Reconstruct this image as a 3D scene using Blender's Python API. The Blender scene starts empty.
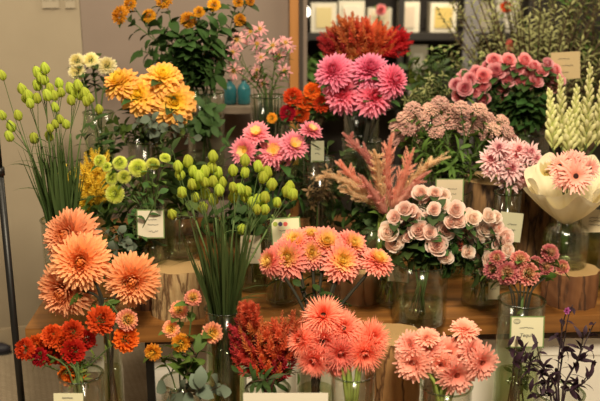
import bpy, math, random
from mathutils import Vector, Matrix, Quaternion

random.seed(11)
C = bpy.context.scene.collection
R = math.radians
V = Vector

# ------------------------------------------------------------------ camera
F = 833.0
CAM = V((0, 0, 1.45)); PITCH = R(15)
FWD = V((0, math.cos(PITCH), -math.sin(PITCH))); UPV = V((0, math.sin(PITCH), math.cos(PITCH)))
cam_data = bpy.data.cameras.new('camera'); cam = bpy.data.objects.new('camera', cam_data); C.objects.link(cam)
cam.location = CAM; cam.rotation_euler = (R(90) - PITCH, 0, 0)
cam_data.sensor_width = 36; cam_data.lens = F * 36 / 600; cam_data.clip_start = .05; cam_data.clip_end = 60
cam_data.dof.use_dof = True; cam_data.dof.focus_distance = 2.1; cam_data.dof.aperture_fstop = 2.9
bpy.context.scene.camera = cam
sc = bpy.context.scene
sc.view_settings.view_transform = 'Standard'; sc.view_settings.look = 'None'
sc.view_settings.exposure = 0.0; sc.view_settings.gamma = 1; sc.view_settings.use_curve_mapping = False
sc.cycles.transparent_max_bounces = 24; sc.cycles.max_bounces = 8
sc.cycles.use_denoising = True
sc.cycles.caustics_reflective = False; sc.cycles.caustics_refractive = False
w = bpy.data.worlds.new('world'); sc.world = w; w.use_nodes = True
w.node_tree.nodes['Background'].inputs[0].default_value = (1.0, .85, .62, 1)
w.node_tree.nodes['Background'].inputs[1].default_value = .22

def area(name, loc, target, size, power, col=(1, .855, .62)):
    l = bpy.data.lights.new(name, 'AREA'); l.size = size; l.energy = power; l.color = col
    o = bpy.data.objects.new(name, l); C.objects.link(o); o.location = loc
    o.rotation_euler = (V(target) - V(loc)).to_track_quat('-Z', 'Y').to_euler()
    return o
area('ceiling_lamp_front', (.3, .25, 2.75), (.1, 2.2, .8), .40, 96)
area('ceiling_lamp_side', (-1.1, 1.5, 2.8), (-.2, 2.3, .8), .4, 17)
area('ceiling_lamp_rear', (.8, 3.1, 2.8), (.4, 2.6, .8), .6, 20)
area('ceiling_lamp_hall', (-1.2, 2.7, 2.7), (-1.4, 3.1, .9), .8, 3)
area('shelf_lamp', (.7, 4.1, 2.0), (.6, 4.6, 1.1), .4, 11)

def P(px, py, Y):
    d = FWD + V((1, 0, 0)) * ((px - 300) / F) + UPV * ((200.5 - py) / F)
    return CAM + d * (Y / d.y)
def mpp(py, Y):                                       # metres for one pixel at that depth
    d = FWD + UPV * ((200.5 - py) / F)
    return Y / d.y / F

# ------------------------------------------------------------------ materials
MATS = {}
def newmat(name):
    m = bpy.data.materials.new(name); m.use_nodes = True
    return m, m.node_tree.nodes, m.node_tree.links, m.node_tree.nodes['Principled BSDF']
def plain(name, col, rough=.6, metal=0, noise=0, scale=30, emit=None, bump=0):
    if name in MATS: return MATS[name]
    m, n, l, b = newmat(name)
    b.inputs['Base Color'].default_value = (*col, 1); b.inputs['Roughness'].default_value = rough; b.inputs['Metallic'].default_value = metal
    if noise or bump:
        tc = n.new('ShaderNodeTexCoord'); t = n.new('ShaderNodeTexNoise'); t.inputs['Scale'].default_value = scale; t.inputs['Detail'].default_value = 6
        l.new(tc.outputs['Object'], t.inputs['Vector'])
        r = n.new('ShaderNodeValToRGB'); r.color_ramp.elements[0].position = .3; r.color_ramp.elements[1].position = .7
        r.color_ramp.elements[0].color = (*[c * (1 - noise) for c in col], 1); r.color_ramp.elements[1].color = (*[min(1, c * (1 + noise)) for c in col], 1)
        l.new(t.outputs['Fac'], r.inputs['Fac']); l.new(r.outputs[0], b.inputs['Base Color'])
        if bump:
            bp = n.new('ShaderNodeBump'); bp.inputs['Strength'].default_value = bump; bp.inputs['Distance'].default_value = .01
            l.new(t.outputs['Fac'], bp.inputs['Height']); l.new(bp.outputs[0], b.inputs['Normal'])
    if emit: b.inputs['Emission Color'].default_value = (*col, 1); b.inputs['Emission Strength'].default_value = emit
    MATS[name] = m; return m
def petal(name, base, mid, tip, inner=None, trans=.22, rnd=.12, inner_w=.35):
    """petal colour runs base > tip along the petal (uv.y); inner rings (uv.x -> 0) take the inner colour"""
    if name in MATS: return MATS[name]
    m, n, l, b = newmat(name)
    uv = n.new('ShaderNodeUVMap'); uv.uv_map = 'UVMap'; s = n.new('ShaderNodeSeparateXYZ'); l.new(uv.outputs[0], s.inputs[0])
    r = n.new('ShaderNodeValToRGB'); e = r.color_ramp.elements
    e[0].position = .05; e[0].color = (*base, 1); e[1].position = 1; e[1].color = (*tip, 1)
    k = e.new(.5); k.color = (*mid, 1); l.new(s.outputs['Y'], r.inputs['Fac'])
    out = r.outputs[0]
    if inner:
        mr = n.new('ShaderNodeMapRange'); mr.inputs['From Min'].default_value = inner_w * .3; mr.inputs['From Max'].default_value = inner_w
        mr.inputs['To Min'].default_value = 1; mr.inputs['To Max'].default_value = 0
        l.new(s.outputs['X'], mr.inputs['Value'])
        mx = n.new('ShaderNodeMixRGB'); mx.inputs['Color2'].default_value = (*inner, 1)
        l.new(mr.outputs[0], mx.inputs['Fac']); l.new(out, mx.inputs['Color1']); out = mx.outputs[0]
    oi = n.new('ShaderNodeObjectInfo'); h = n.new('ShaderNodeHueSaturation')
    a = n.new('ShaderNodeMapRange'); a.inputs['To Min'].default_value = 1 - rnd; a.inputs['To Max'].default_value = 1 + rnd
    a2 = n.new('ShaderNodeMapRange'); a2.inputs['To Min'].default_value = .5 - rnd * .06; a2.inputs['To Max'].default_value = .5 + rnd * .06
    l.new(oi.outputs['Random'], a.inputs['Value']); l.new(oi.outputs['Random'], a2.inputs['Value'])
    l.new(a.outputs[0], h.inputs['Value']); l.new(a2.outputs[0], h.inputs['Hue']); l.new(out, h.inputs['Color']); out = h.outputs[0]
    l.new(out, b.inputs['Base Color']); b.inputs['Roughness'].default_value = .62; b.inputs['Specular IOR Level'].default_value = .25
    tr = n.new('ShaderNodeBsdfTranslucent'); l.new(out, tr.inputs['Color'])
    mix = n.new('ShaderNodeMixShader'); mix.inputs[0].default_value = trans
    l.new(b.outputs[0], mix.inputs[1]); l.new(tr.outputs[0], mix.inputs[2]); l.new(mix.outputs[0], n['Material Output'].inputs[0])
    MATS[name] = m; return m
def glass(name, tint, refl=1.0, rough=.12, base_refl=.012):
    if name in MATS: return MATS[name]
    m, n, l, b = newmat(name); n.remove(b)
    t = n.new('ShaderNodeBsdfTransparent'); t.inputs[0].default_value = (*tint, 1)
    g = n.new('ShaderNodeBsdfGlossy'); g.inputs['Roughness'].default_value = rough; g.inputs['Color'].default_value = (1, 1, 1, 1)
    lw = n.new('ShaderNodeLayerWeight'); lw.inputs['Blend'].default_value = .25
    mr = n.new('ShaderNodeMapRange'); mr.inputs['To Min'].default_value = base_refl; mr.inputs['To Max'].default_value = .5 * refl
    l.new(lw.outputs['Facing'], mr.inputs['Value'])
    mix = n.new('ShaderNodeMixShader'); l.new(mr.outputs[0], mix.inputs[0]); l.new(t.outputs[0], mix.inputs[1]); l.new(g.outputs[0], mix.inputs[2])
    l.new(mix.outputs[0], n['Material Output'].inputs[0]); MATS[name] = m; return m
def wood(name, c1, c2, scale=(2, 30, 30), rings=False, rough=.6):
    if name in MATS: return MATS[name]
    m, n, l, b = newmat(name); tc = n.new('ShaderNodeTexCoord'); mp = n.new('ShaderNodeMapping'); mp.inputs['Scale'].default_value = scale
    l.new(tc.outputs['Object'], mp.inputs['Vector'])
    no = n.new('ShaderNodeTexNoise'); no.inputs['Scale'].default_value = 1.2; no.inputs['Detail'].default_value = 8; no.inputs['Distortion'].default_value = .6
    l.new(mp.outputs[0], no.inputs['Vector']); fac = no.outputs['Fac']
    if rings:
        wv = n.new('ShaderNodeTexWave'); wv.wave_type = 'RINGS'; wv.rings_direction = 'Z'; wv.inputs['Scale'].default_value = 60; wv.inputs['Distortion'].default_value = 3
        wv.inputs['Detail'].default_value = 3; l.new(tc.outputs['Object'], wv.inputs['Vector']); fac = wv.outputs['Fac']
    r = n.new('ShaderNodeValToRGB'); r.color_ramp.elements[0].position = .3; r.color_ramp.elements[1].position = .7
    r.color_ramp.elements[0].color = (*c1, 1); r.color_ramp.elements[1].color = (*c2, 1)
    l.new(fac, r.inputs['Fac']); l.new(r.outputs[0], b.inputs['Base Color']); b.inputs['Roughness'].default_value = rough
    bp = n.new('ShaderNodeBump'); bp.inputs['Strength'].default_value = .35; bp.inputs['Distance'].default_value = .004
    l.new(fac, bp.inputs['Height']); l.new(bp.outputs[0], b.inputs['Normal'])
    MATS[name] = m; return m

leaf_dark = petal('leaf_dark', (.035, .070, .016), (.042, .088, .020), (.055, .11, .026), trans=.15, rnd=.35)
leaf_mid = petal('leaf_mid', (.075, .13, .022), (.09, .16, .028), (.12, .19, .036), trans=.2, rnd=.3)
leaf_light = petal('leaf_light', (.13, .20, .03), (.16, .24, .04), (.22, .28, .05), trans=.25, rnd=.25)
leaf_grass = petal('leaf_grass', (.055, .085, .022), (.045, .078, .020), (.065, .10, .026), trans=.15, rnd=.3)
leaf_olive = petal('leaf_olive', (.25, .25, .10), (.30, .29, .12), (.36, .34, .15), trans=.15, rnd=.35)
leaf_grey = petal('leaf_grey', (.11, .14, .10), (.13, .17, .12), (.15, .19, .14), trans=.1, rnd=.25)
leaf_purple = petal('leaf_purple', (.014, .006, .010), (.024, .009, .020), (.040, .020, .034), trans=.05, rnd=.5)
stem_green = plain('stem_green', (.07, .115, .025), .7, noise=.3)
stem_dark = plain('stem_dark', (.022, .020, .010), .85, noise=.3)
stem_red = plain('stem_red', (.07, .018, .012), .5, noise=.3)
stem_brown = plain('stem_brown', (.09, .055, .03), .7, noise=.3)
clear_glass = glass('clear_glass', (.94, .955, .92))
green_glass = glass('green_glass', (.91, .94, .87), .9)
rim_glass = glass('rim_glass', (.52, .60, .46), 1.0, .2)
water_mat = glass('water', (.84, .90, .74), .6, base_refl=.03)
blue_glass = glass('blue_glass', (.16, .50, .60), .6)

# ------------------------------------------------------------------ mesh builder
class MB:
    def __init__(s): s.v = []; s.f = []; s.uv = []; s.mi = []
    def quad(s, idx, uvs=None, mi=0):
        s.f.append(tuple(idx)); s.uv.extend(uvs if uvs else [(1, .5)] * len(idx)); s.mi.append(mi)
    def strip(s, rows, uvrows, mi=0):
        b = len(s.v); n = len(rows[0])
        for r in rows: s.v.extend([tuple(p) for p in r])
        for i in range(len(rows) - 1):
            for j in range(n - 1):
                s.quad((b + i*n + j, b + i*n + j + 1, b + (i+1)*n + j + 1, b + (i+1)*n + j), [uvrows[i], uvrows[i], uvrows[i+1], uvrows[i+1]], mi)
    def petal(s, az, el, length, width, r0=0, z0=0, curl=0, prof=(.35, .8, 1, .8, .05), cup=.25, t=1, mi=0, org=None, frame=None, twist=0):
        ca, sa = math.cos(az), math.sin(az); n = len(prof) - 1
        pr, pz = r0, z0; rows = []; uvs = []
        tg = V((-sa, ca, 0))
        for i, w_ in enumerate(prof):
            a = el + curl * (i / n)
            rad = V((ca * math.cos(a), sa * math.cos(a), math.sin(a))); nn = V((-ca * math.sin(a), -sa * math.sin(a), math.cos(a)))
            c = V((ca * pr, sa * pr, pz)); hw = width * w_ * .5
            side = tg * math.cos(twist * i / n) + nn * math.sin(twist * i / n)
            row = [c - side * hw + nn * cup * hw, c, c + side * hw + nn * cup * hw]
            if frame: row = [frame @ p for p in row]
            if org: row = [p + org for p in row]
            rows.append(row); uvs.append((t, i / n))
            pr += math.cos(a) * length / n; pz += math.sin(a) * length / n
        s.strip(rows, uvs, mi)
    def leaf(s, p, d, up, length, width, droop=.4, prof=(.15, .8, 1, .7, .04), cup=.2, t=1, mi=0, fold=0):
        d = V(d).normalized(); up = V(up); up = (up - d * up.dot(d))
        if up.length < 1e-4: up = d.orthogonal()
        up.normalize(); side = d.cross(up); n = len(prof) - 1; rows = []; uvs = []; c = V(p)
        for i, w_ in enumerate(prof):
            a = -droop * i / n; dd = d * math.cos(a) + up * math.sin(a); nn = up * math.cos(a) - d * math.sin(a); hw = width * w_ * .5
            rows.append([c - side * hw + nn * cup * hw, c, c + side * hw + nn * cup * hw]); uvs.append((t, i / n)); c = c + dd * (length / n)
        s.strip(rows, uvs, mi)
    def tube(s, pts, rad, sides=6, mi=0, cap=True):
        pts = [V(p) for p in pts]; n = len(pts); b = len(s.v)
        if not hasattr(rad, '__len__'): rad = [rad] * n
        t0 = (pts[1] - pts[0]).normalized(); nrm = t0.orthogonal().normalized()
        for i, p in enumerate(pts):
            t = (pts[min(i+1, n-1)] - pts[max(i-1, 0)]).normalized()
            nrm = (nrm - t * nrm.dot(t)); nrm = nrm.normalized() if nrm.length > 1e-6 else t.orthogonal().normalized()
            bn = t.cross(nrm)
            for k in range(sides):
                a = 2 * math.pi * k / sides; s.v.append(tuple(p + (nrm * math.cos(a) + bn * math.sin(a)) * rad[i]))
        for i in range(n - 1):
            for k in range(sides):
                k2 = (k + 1) % sides; s.quad((b + i*sides + k, b + i*sides + k2, b + (i+1)*sides + k2, b + (i+1)*sides + k), [(1, i/n)]*4, mi)
        if cap:
            s.quad([b + k for k in reversed(range(sides))], [(1, 0)]*sides, mi); s.quad([b + (n-1)*sides + k for k in range(sides)], [(1, 1)]*sides, mi)
    def lathe(s, prof, seg=24, mi=0, lobes=0, depth=0, c=(0, 0, 0), frame=None, twist=0, t=1):
        """prof: list of (r, z)"""
        b = len(s.v); n = len(prof); c = V(c)
        for i, (r, z) in enumerate(prof):
            for k in range(seg):
                a = 2*math.pi*k/seg; rr = r * (1 + depth * math.cos(lobes * a)) if lobes else r
                p = V((rr*math.cos(a), rr*math.sin(a), z))
                if frame: p = frame @ p
                s.v.append(tuple(p + c))
        for i in range(n - 1):
            for k in range(seg):
                k2 = (k+1) % seg; s.quad((b+i*seg+k, b+i*seg+k2, b+(i+1)*seg+k2, b+(i+1)*seg+k), [(t, i/n)]*2 + [(t, (i+1)/n)]*2, mi)
    def disc(s, r, z, seg=24, mi=0, c=(0, 0, 0)):
        b = len(s.v); c = V(c)
        for k in range(seg): a = 2*math.pi*k/seg; s.v.append((c.x + r*math.cos(a), c.y + r*math.sin(a), c.z + z))
        s.quad([b+k for k in range(seg)], None, mi)
    def ico(s, c, r, mi=0, t=1):
        g = (1 + 5**.5)/2; b = len(s.v); q = r / math.sqrt(1 + g*g)
        for p in ((-1,g,0),(1,g,0),(-1,-g,0),(1,-g,0),(0,-1,g),(0,1,g),(0,-1,-g),(0,1,-g),(g,0,-1),(g,0,1),(-g,0,-1),(-g,0,1)):
            s.v.append((c[0]+p[0]*q, c[1]+p[1]*q, c[2]+p[2]*q))
        for f in ((0,11,5),(0,5,1),(0,1,7),(0,7,10),(0,10,11),(1,5,9),(5,11,4),(11,10,2),(10,7,6),(7,1,8),(3,9,4),(3,4,2),(3,2,6),(3,6,8),(3,8,9),(4,9,5),(2,4,11),(6,2,10),(8,6,7),(9,8,1)):
            s.quad([b+i for i in f], [(t, random.random())]*3, mi)
    def box(s, x0, x1, y0, y1, z0, z1, mi=0):
        b = len(s.v); s.v += [(x0,y0,z0),(x1,y0,z0),(x1,y1,z0),(x0,y1,z0),(x0,y0,z1),(x1,y0,z1),(x1,y1,z1),(x0,y1,z1)]
        for f in ((0,3,2,1),(4,5,6,7),(0,1,5,4),(1,2,6,5),(2,3,7,6),(3,0,4,7)): s.quad([b+i for i in f], None, mi)
    def mesh(s, name, mats, smooth=True):
        m = bpy.data.meshes.new(name); m.from_pydata(s.v, [], s.f)
        u = m.uv_layers.new(name='UVMap'); u.data.foreach_set('uv', [x for p in s.uv for x in p])
        for x in (mats if isinstance(mats, (list, tuple)) else [mats]): m.materials.append(x)
        m.polygons.foreach_set('material_index', s.mi); m.polygons.foreach_set('use_smooth', [smooth]*len(s.f)); m.update()
        return m

def link(name, data, parent=None, loc=(0, 0, 0), rot=None, scale=None):
    o = bpy.data.objects.new(name, data); C.objects.link(o)
    if parent: o.parent = parent
    o.location = loc
    if rot is not None:
        if isinstance(rot, Quaternion): o.rotation_mode = 'QUATERNION'; o.rotation_quaternion = rot
        else: o.rotation_euler = rot
    if scale: o.scale = (scale,)*3 if not hasattr(scale, '__len__') else scale
    return o
SEEN_LABELS = {}
def tag(o, label, cat, group=None, kind=None):
    SEEN_LABELS.setdefault(label, []).append(o.name)
    o['label'] = label; o['category'] = cat
    if group: o['group'] = group
    if kind: o['kind'] = kind
    return o
def thing(name, loc, label, cat, group=None, rz=0):
    o = bpy.data.objects.new(name, None); C.objects.link(o); o.location = loc; o.rotation_euler = (0, 0, rz); o.empty_display_size = .02
    return tag(o, label, cat, group)
def structure(name, mb, mat, smooth=False, loc=(0, 0, 0), rot=None):
    o = link(name, mb.mesh(name, mat, smooth), None, loc, rot); o['kind'] = 'structure'; return o
ORD = ['leftmost', 'second from the left', 'third from the left', 'fourth from the left', 'fifth from the left', 'sixth from the left', 'seventh from the left', 'eighth from the left',
       'ninth from the left', 'tenth from the left', 'eleventh from the left', 'twelfth from the left']
def ranks(xs):
    order = sorted(range(len(xs)), key=lambda i: xs[i]); out = [''] * len(xs)
    for k, i in enumerate(order):
        out[i] = 'rightmost' if k == len(xs) - 1 and len(xs) > 1 else ORD[k]
    return out

# ------------------------------------------------------------------ bloom prototypes (unit radius, facing +Z, stem joins at the origin)
PT = (.35, .8, 1, .8, .05); RD = (.3, .75, 1, .95, .45); ST = (.5, .85, 1, .9, .45); QU = (.6, .8, .75, .5, .04); WD = (.35, .9, 1.1, 1.05, .6)
rj = lambda a: random.uniform(-a, a)
def rings_bloom(rings, calyx=True, centre=None, jit=.06, mats=(0,)):
    mb = MB()
    for (n, r0, z0, L, W, el, curl, prof, cup, t) in rings:
        ph = random.random() * 6
        for k in range(n):
            mb.petal(2*math.pi*k/n + ph + rj(.25/n*6), R(el) + rj(jit*2), L * (1 + rj(jit*1.6)), W * (1 + rj(jit)), r0, z0 + rj(.01), R(curl) + rj(jit*3), prof, cup, t, twist=rj(.3))
    if calyx:
        mb.lathe([(.02, -.12), (.12, -.08), (.20, .02), (.24, .12), (.16, .15)], 10, mi=1)
        for k in range(8): mb.petal(2*math.pi*k/8, R(15), .34, .14, .1, 0, R(30), PT, .2, 1, mi=1)
    mb.centre = None
    if centre:
        body = mb; mb = MB(); body.centre = mb
        r, z, cnt, s = centre
        for i in range(cnt):
            q = math.sqrt((i + .5) / cnt); a = i * 2.39996
            mb.ico((r*q*math.cos(a), r*q*math.sin(a), z + .35*r*(1 - q*q)), s, mi=2)
        mb.lathe([(r, z - .04), (r*.9, z + .01), (0.001, z + .3*r)], 12, mi=2)
        mb = body
    return mb
def big_dahlia(n_out=20, prof=PT, w=.26, m=10, inner=.46, el1=84):
    L = []
    for i in range(m):
        f = i / (m - 1)                               # 0 outer > 1 inner
        L.append((int(n_out - 9*f), .16*(1-f) + .03, .10 + .10*f, .90*(1 - f) + inner*f, w*(1 - .42*f), -30 + (30 + el1 - 8)*f**1.1, 22 + 44*f*f, prof, .45, 1 - f))
    return rings_bloom(L)
def small_ball(n_out=16, m=8, prof=RD, w=.34, inner=.50):
    L = []
    for i in range(m):
        f = i / (m - 1); L.append((int(n_out - 8*f), .16*(1-f) + .03, .10 + .10*f, .80*(1 - f) + inner*f, w*(1 - .35*f), -22 + 98*f, 16 + 44*f*f, prof, .3, 1 - f))
    return L
def ball(n, m, L, w, prof, flat=.75, rb=.45, lo=-35, curl=25, cup=.3):
    out = []
    for i in range(m):
        f = i/(m - 1); ph = R(lo + (86 - lo)*f); out.append((max(9, int(n*math.cos(ph)) + 1), rb*math.cos(ph), .32 + rb*flat*math.sin(ph), L*(1 - .30*f), w*(1 - .25*f), lo*.8 + (70 - lo*.8)*f, curl*(1 + 2*f*f), prof, cup, 1 - f))
    return out
PROTO = {}
def proto(kind, mats, fn, n=3):
    PROTO[kind] = []
    for i in range(n):
        random.seed(hash_(kind) + i); mb = fn(); ce = getattr(mb, 'centre', None); PROTO[kind].append((mb.mesh(kind, mats), ce.mesh(kind + '_centre', mats) if ce else None))
def hash_(s):
    h = 7
    for ch in s: h = (h * 31 + ord(ch)) % 100003
    return h
def bloom(nm, pr, o, loc, rot, s):
    b = link(nm, pr[0], o, loc, rot, s)
    if pr[1]: link('flower_centre', pr[1], b)
    return b
calyx = petal('calyx_green', (.06, .11, .02), (.07, .13, .03), (.10, .16, .03), trans=.1)
yel_centre = plain('yellow_centre', (.75, .45, .06), .8, noise=.3, scale=200)
dark_centre = plain('dark_centre', (.05, .015, .01), .8, noise=.4, scale=200)
red_centre = plain('red_centre', (.45, .10, .06), .8, noise=.4, scale=200)
gold_centre = plain('gold_centre', (.55, .28, .04), .8, noise=.4, scale=200)

peach = petal('peach_petal', (.92, .30, .06), (.93, .37, .13), (.96, .48, .25), inner=(.88, .30, .07), inner_w=.3)
orange_y = petal('apricot_petal', (1, .74, .08), (1, .70, .10), (1, .50, .16), inner=(1, .74, .06), inner_w=.5, rnd=.06)
salmon = petal('salmon_petal', (.95, .30, .14), (.93, .25, .18), (.97, .42, .33), inner=(1, .72, .18), inner_w=.55, rnd=.08)
pinkd = petal('pink_dahlia_petal', (.80, .10, .17), (.88, .15, .27), (.95, .36, .50), inner=(.78, .09, .17), inner_w=.3)
pinky = petal('rose_pink_petal', (.95, .62, .25), (.88, .24, .33), (.95, .38, .46), inner=(1, .70, .28), inner_w=.28)
coral = petal('coral_spider_petal', (.92, .20, .12), (.95, .25, .17), (.98, .38, .28))
gerb = petal('gerbera_petal', (.92, .27, .18), (.96, .37, .27), (.98, .52, .40))
gerbl = petal('peach_gerbera_petal', (.92, .32, .22), (.97, .48, .38), (.98, .58, .50))
marig = petal('red_zinnia_petal', (.55, .035, .008), (.50, .03, .008), (.66, .055, .014), inner=(.42, .02, .006), inner_w=.4, rnd=.3)
marigo = petal('orange_zinnia_petal', (.72, .12, .015), (.70, .075, .01), (.80, .13, .02), inner=(.66, .08, .01), inner_w=.5, rnd=.25)
zinn = petal('salmon_zinnia_petal', (.90, .62, .14), (.84, .36, .22), (.86, .36, .24), inner=(.88, .55, .10), inner_w=.45, rnd=.15)
zinny = petal('gold_zinnia_petal', (.85, .42, .03), (.88, .42, .03), (.85, .32, .05), inner=(.80, .45, .04), inner_w=.5)
zinnp = petal('wine_zinnia_petal', (.70, .45, .28), (.48, .07, .10), (.76, .32, .28), inner=(.62, .35, .18), inner_w=.4, rnd=.2)
pomp = petal('lime_pompon_petal', (.58, .66, .07), (.74, .78, .13), (.84, .86, .25), inner=(.68, .76, .10), inner_w=.3)
cream = petal('cream_petal', (.85, .76, .36), (.90, .82, .48), (.94, .86, .58), inner=(.85, .74, .28), inner_w=.5)
yelm = petal('yellow_mum_petal', (.80, .42, .02), (.80, .42, .025), (.78, .34, .03), inner=(.62, .24, .01), inner_w=.5, rnd=.2)
pinkdaisy = petal('pink_daisy_petal', (.75, .50, .34), (.80, .36, .37), (.86, .42, .46), inner=(.85, .60, .35), inner_w=.3, rnd=.2)
rosel = petal('pale_rose_petal', (1, .69, .60), (1, .77, .68), (1, .84, .76), inner=(1, .67, .58), inner_w=.3, trans=.42, rnd=.03)
rosem = petal('blush_white_rose_petal', (1, .77, .65), (1, .84, .73), (1, .89, .80), inner=(1, .75, .63), inner_w=.3, trans=.42, rnd=.03)
rosed = petal('pink_rose_petal', (.84, .24, .29), (.90, .36, .40), (.96, .54, .56), inner=(.76, .13, .19), inner_w=.35, trans=.3)
mumpink = petal('pink_mum_petal', (.88, .32, .36), (.95, .55, .56), (.98, .74, .73), inner=(.88, .36, .40), inner_w=.35)
budg = petal('green_bud', (.42, .54, .05), (.52, .62, .07), (.50, .58, .07), trans=.1, rnd=.18)
tube_b = petal('tuberose_bud', (.62, .66, .22), (.78, .76, .36), (.88, .82, .48), trans=.15, rnd=.15)

proto('peach_dahlia', [peach, calyx], lambda: big_dahlia(30, (.4, .8, 1, .85, .2), .20, 12, .42))
proto('apricot_dahlia', [orange_y, calyx], lambda: big_dahlia(16, (.4, .9, 1.05, .9, .3), .38, 9, .36, 78))
proto('salmon_dahlia', [salmon, calyx], lambda: big_dahlia(24, (.4, .8, 1, .9, .15), .25, 10, .30, 72))
proto('pink_dahlia', [pinkd, calyx], lambda: big_dahlia(22, PT, .24, 10, .40))
def daisyish(n, rings, w, el0, el1, centre, prof=ST, curl=8, calyx_=True, L0=.86, L1=.45):
    L = []
    for i in range(rings):
        f = i / max(1, rings - 1); L.append((n, .14, .1 + .06*f, L0 - (L0-L1)*f, w, el0 + (el1-el0)*f, curl, prof, .2, 1 - f*.9))
    return rings_bloom(L, calyx_, centre, jit=.09)
proto('rose_dahlia', [pinky, calyx, yel_centre], lambda: daisyish(22, 6, .21, -4, 55, (.15, .16, 30, .03), PT))
proto('spider_gerbera', [coral, calyx, dark_centre], lambda: daisyish(34, 8, .085, -28, 72, (.07, .12, 20, .025), QU, 6, L0=.98, L1=.56))
proto('gerbera', [gerb, calyx, red_centre], lambda: daisyish(24, 5, .17, -10, 46, (.20, .10, 50, .03), ST, 8, L0=.88, L1=.36))
proto('wrapped_gerbera', [gerbl, calyx, dark_centre], lambda: daisyish(22, 3, .14, 2, 30, (.22, .10, 50, .03), ST, 8, L0=.86, L1=.45))
for k_, m_ in (('red_zinnia', marig), ('orange_zinnia', marigo), ('salmon_zinnia', zinn), ('gold_zinnia', zinny), ('wine_zinnia', zinnp), ('yellow_mum', yelm)):
    proto(k_, [m_, calyx, gold_centre], lambda: rings_bloom(ball(17, 9, .56, .26, RD, .55), True, (.10, .60, 12, .035) if k_ not in ('red_zinnia',) else None, .1), 3)
proto('pompon', [pomp, calyx], lambda: rings_bloom(ball(30, 12, .46, .12, RD, .8), True, None, .05), 3)
proto('cream_mum', [cream, calyx], lambda: rings_bloom(ball(22, 9, .52, .18, RD, .8), True, None, .12), 2)
proto('pink_mum', [mumpink, calyx], lambda: rings_bloom([(15, .1, .05 + .04*i, .92 - .13*i, .17, -8 + 17*i, 12, (.4, .7, .9, 1, .2), .35, 1 - i/5.) for i in range(6)], True, None, .14), 3)
proto('pink_daisy', [pinkdaisy, calyx, gold_centre], lambda: rings_bloom([(10, .14, .1, .85, .22, -18, -18, ST, .2, 1), (9, .12, .12, .75, .2, 2, 0, ST, .2, .6)], True, (.22, .12, 26, .05), .2), 3)
def rose():
    L = [(6, .12, .04, .80, .84, 6, 52, WD, .22, 1), (6, .12, .05, .74, .80, 24, 56, WD, .28, .85), (6, .11, .07, .69, .70, 40, 54, WD, .32, .65), (5, .10, .08, .66, .62, 52, 50, WD, .4, .45),
         (5, .08, .09, .64, .50, 66, 28, WD, .45, .3), (5, .06, .10, .62, .38, 76, 20, WD, .5, .15), (4, .03, .12, .60, .28, 84, 10, WD, .5, .05)]
    return rings_bloom(L, True, None, .05)
proto('pale_rose', [rosel, calyx], rose); proto('blush_rose', [rosem, calyx], rose); proto('pink_rose', [rosed, calyx], rose)
proto('coral_rose', [petal('coral_rose_petal', (.9, .2, .12), (.92, .28, .2), (.94, .4, .3)), calyx], rose, 1)
def bud():
    mb = MB(); pr = [(.02, -1)] + [(.72*math.sin(math.pi*(i/8)**.85)**.7 + .01, -1 + 2*i/8) for i in range(1, 8)] + [(.06, 1)]
    mb.lathe(pr, 36, lobes=6, depth=.17); mb.lathe([(.06, .96), (.03, 1.12), (.001, 1.15)], 6, mi=1); return mb
proto('green_bud', [budg, calyx], bud, 1)
def sedum():
    mb = MB()
    for i in range(95):
        q = math.sqrt((i + .5)/95); a = i*2.39996; z = .55*(1 - q*q) + rj(.12); p = V((q*math.cos(a), q*math.sin(a), z))
        mb.ico(p,   .105 + rj(.02), t=random.random())
        if i % 4 == 0: mb.tube([(0, 0, -.6), p*.6 + V((0, 0, -.12)), p], .018, 3, 1, False)
    return mb
sed = petal('sedum_floret', (.62, .28, .24), (.78, .44, .37), (.90, .66, .52), trans=.1, rnd=.2)
proto('sedum', [sed, leaf_light], sedum)

def quat_to(d, roll=None):
    q = V(d).normalized().to_track_quat('Z', 'Y')
    return q @ Quaternion((0, 0, 1), random.uniform(0, 6.28) if roll is None else roll)

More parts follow.
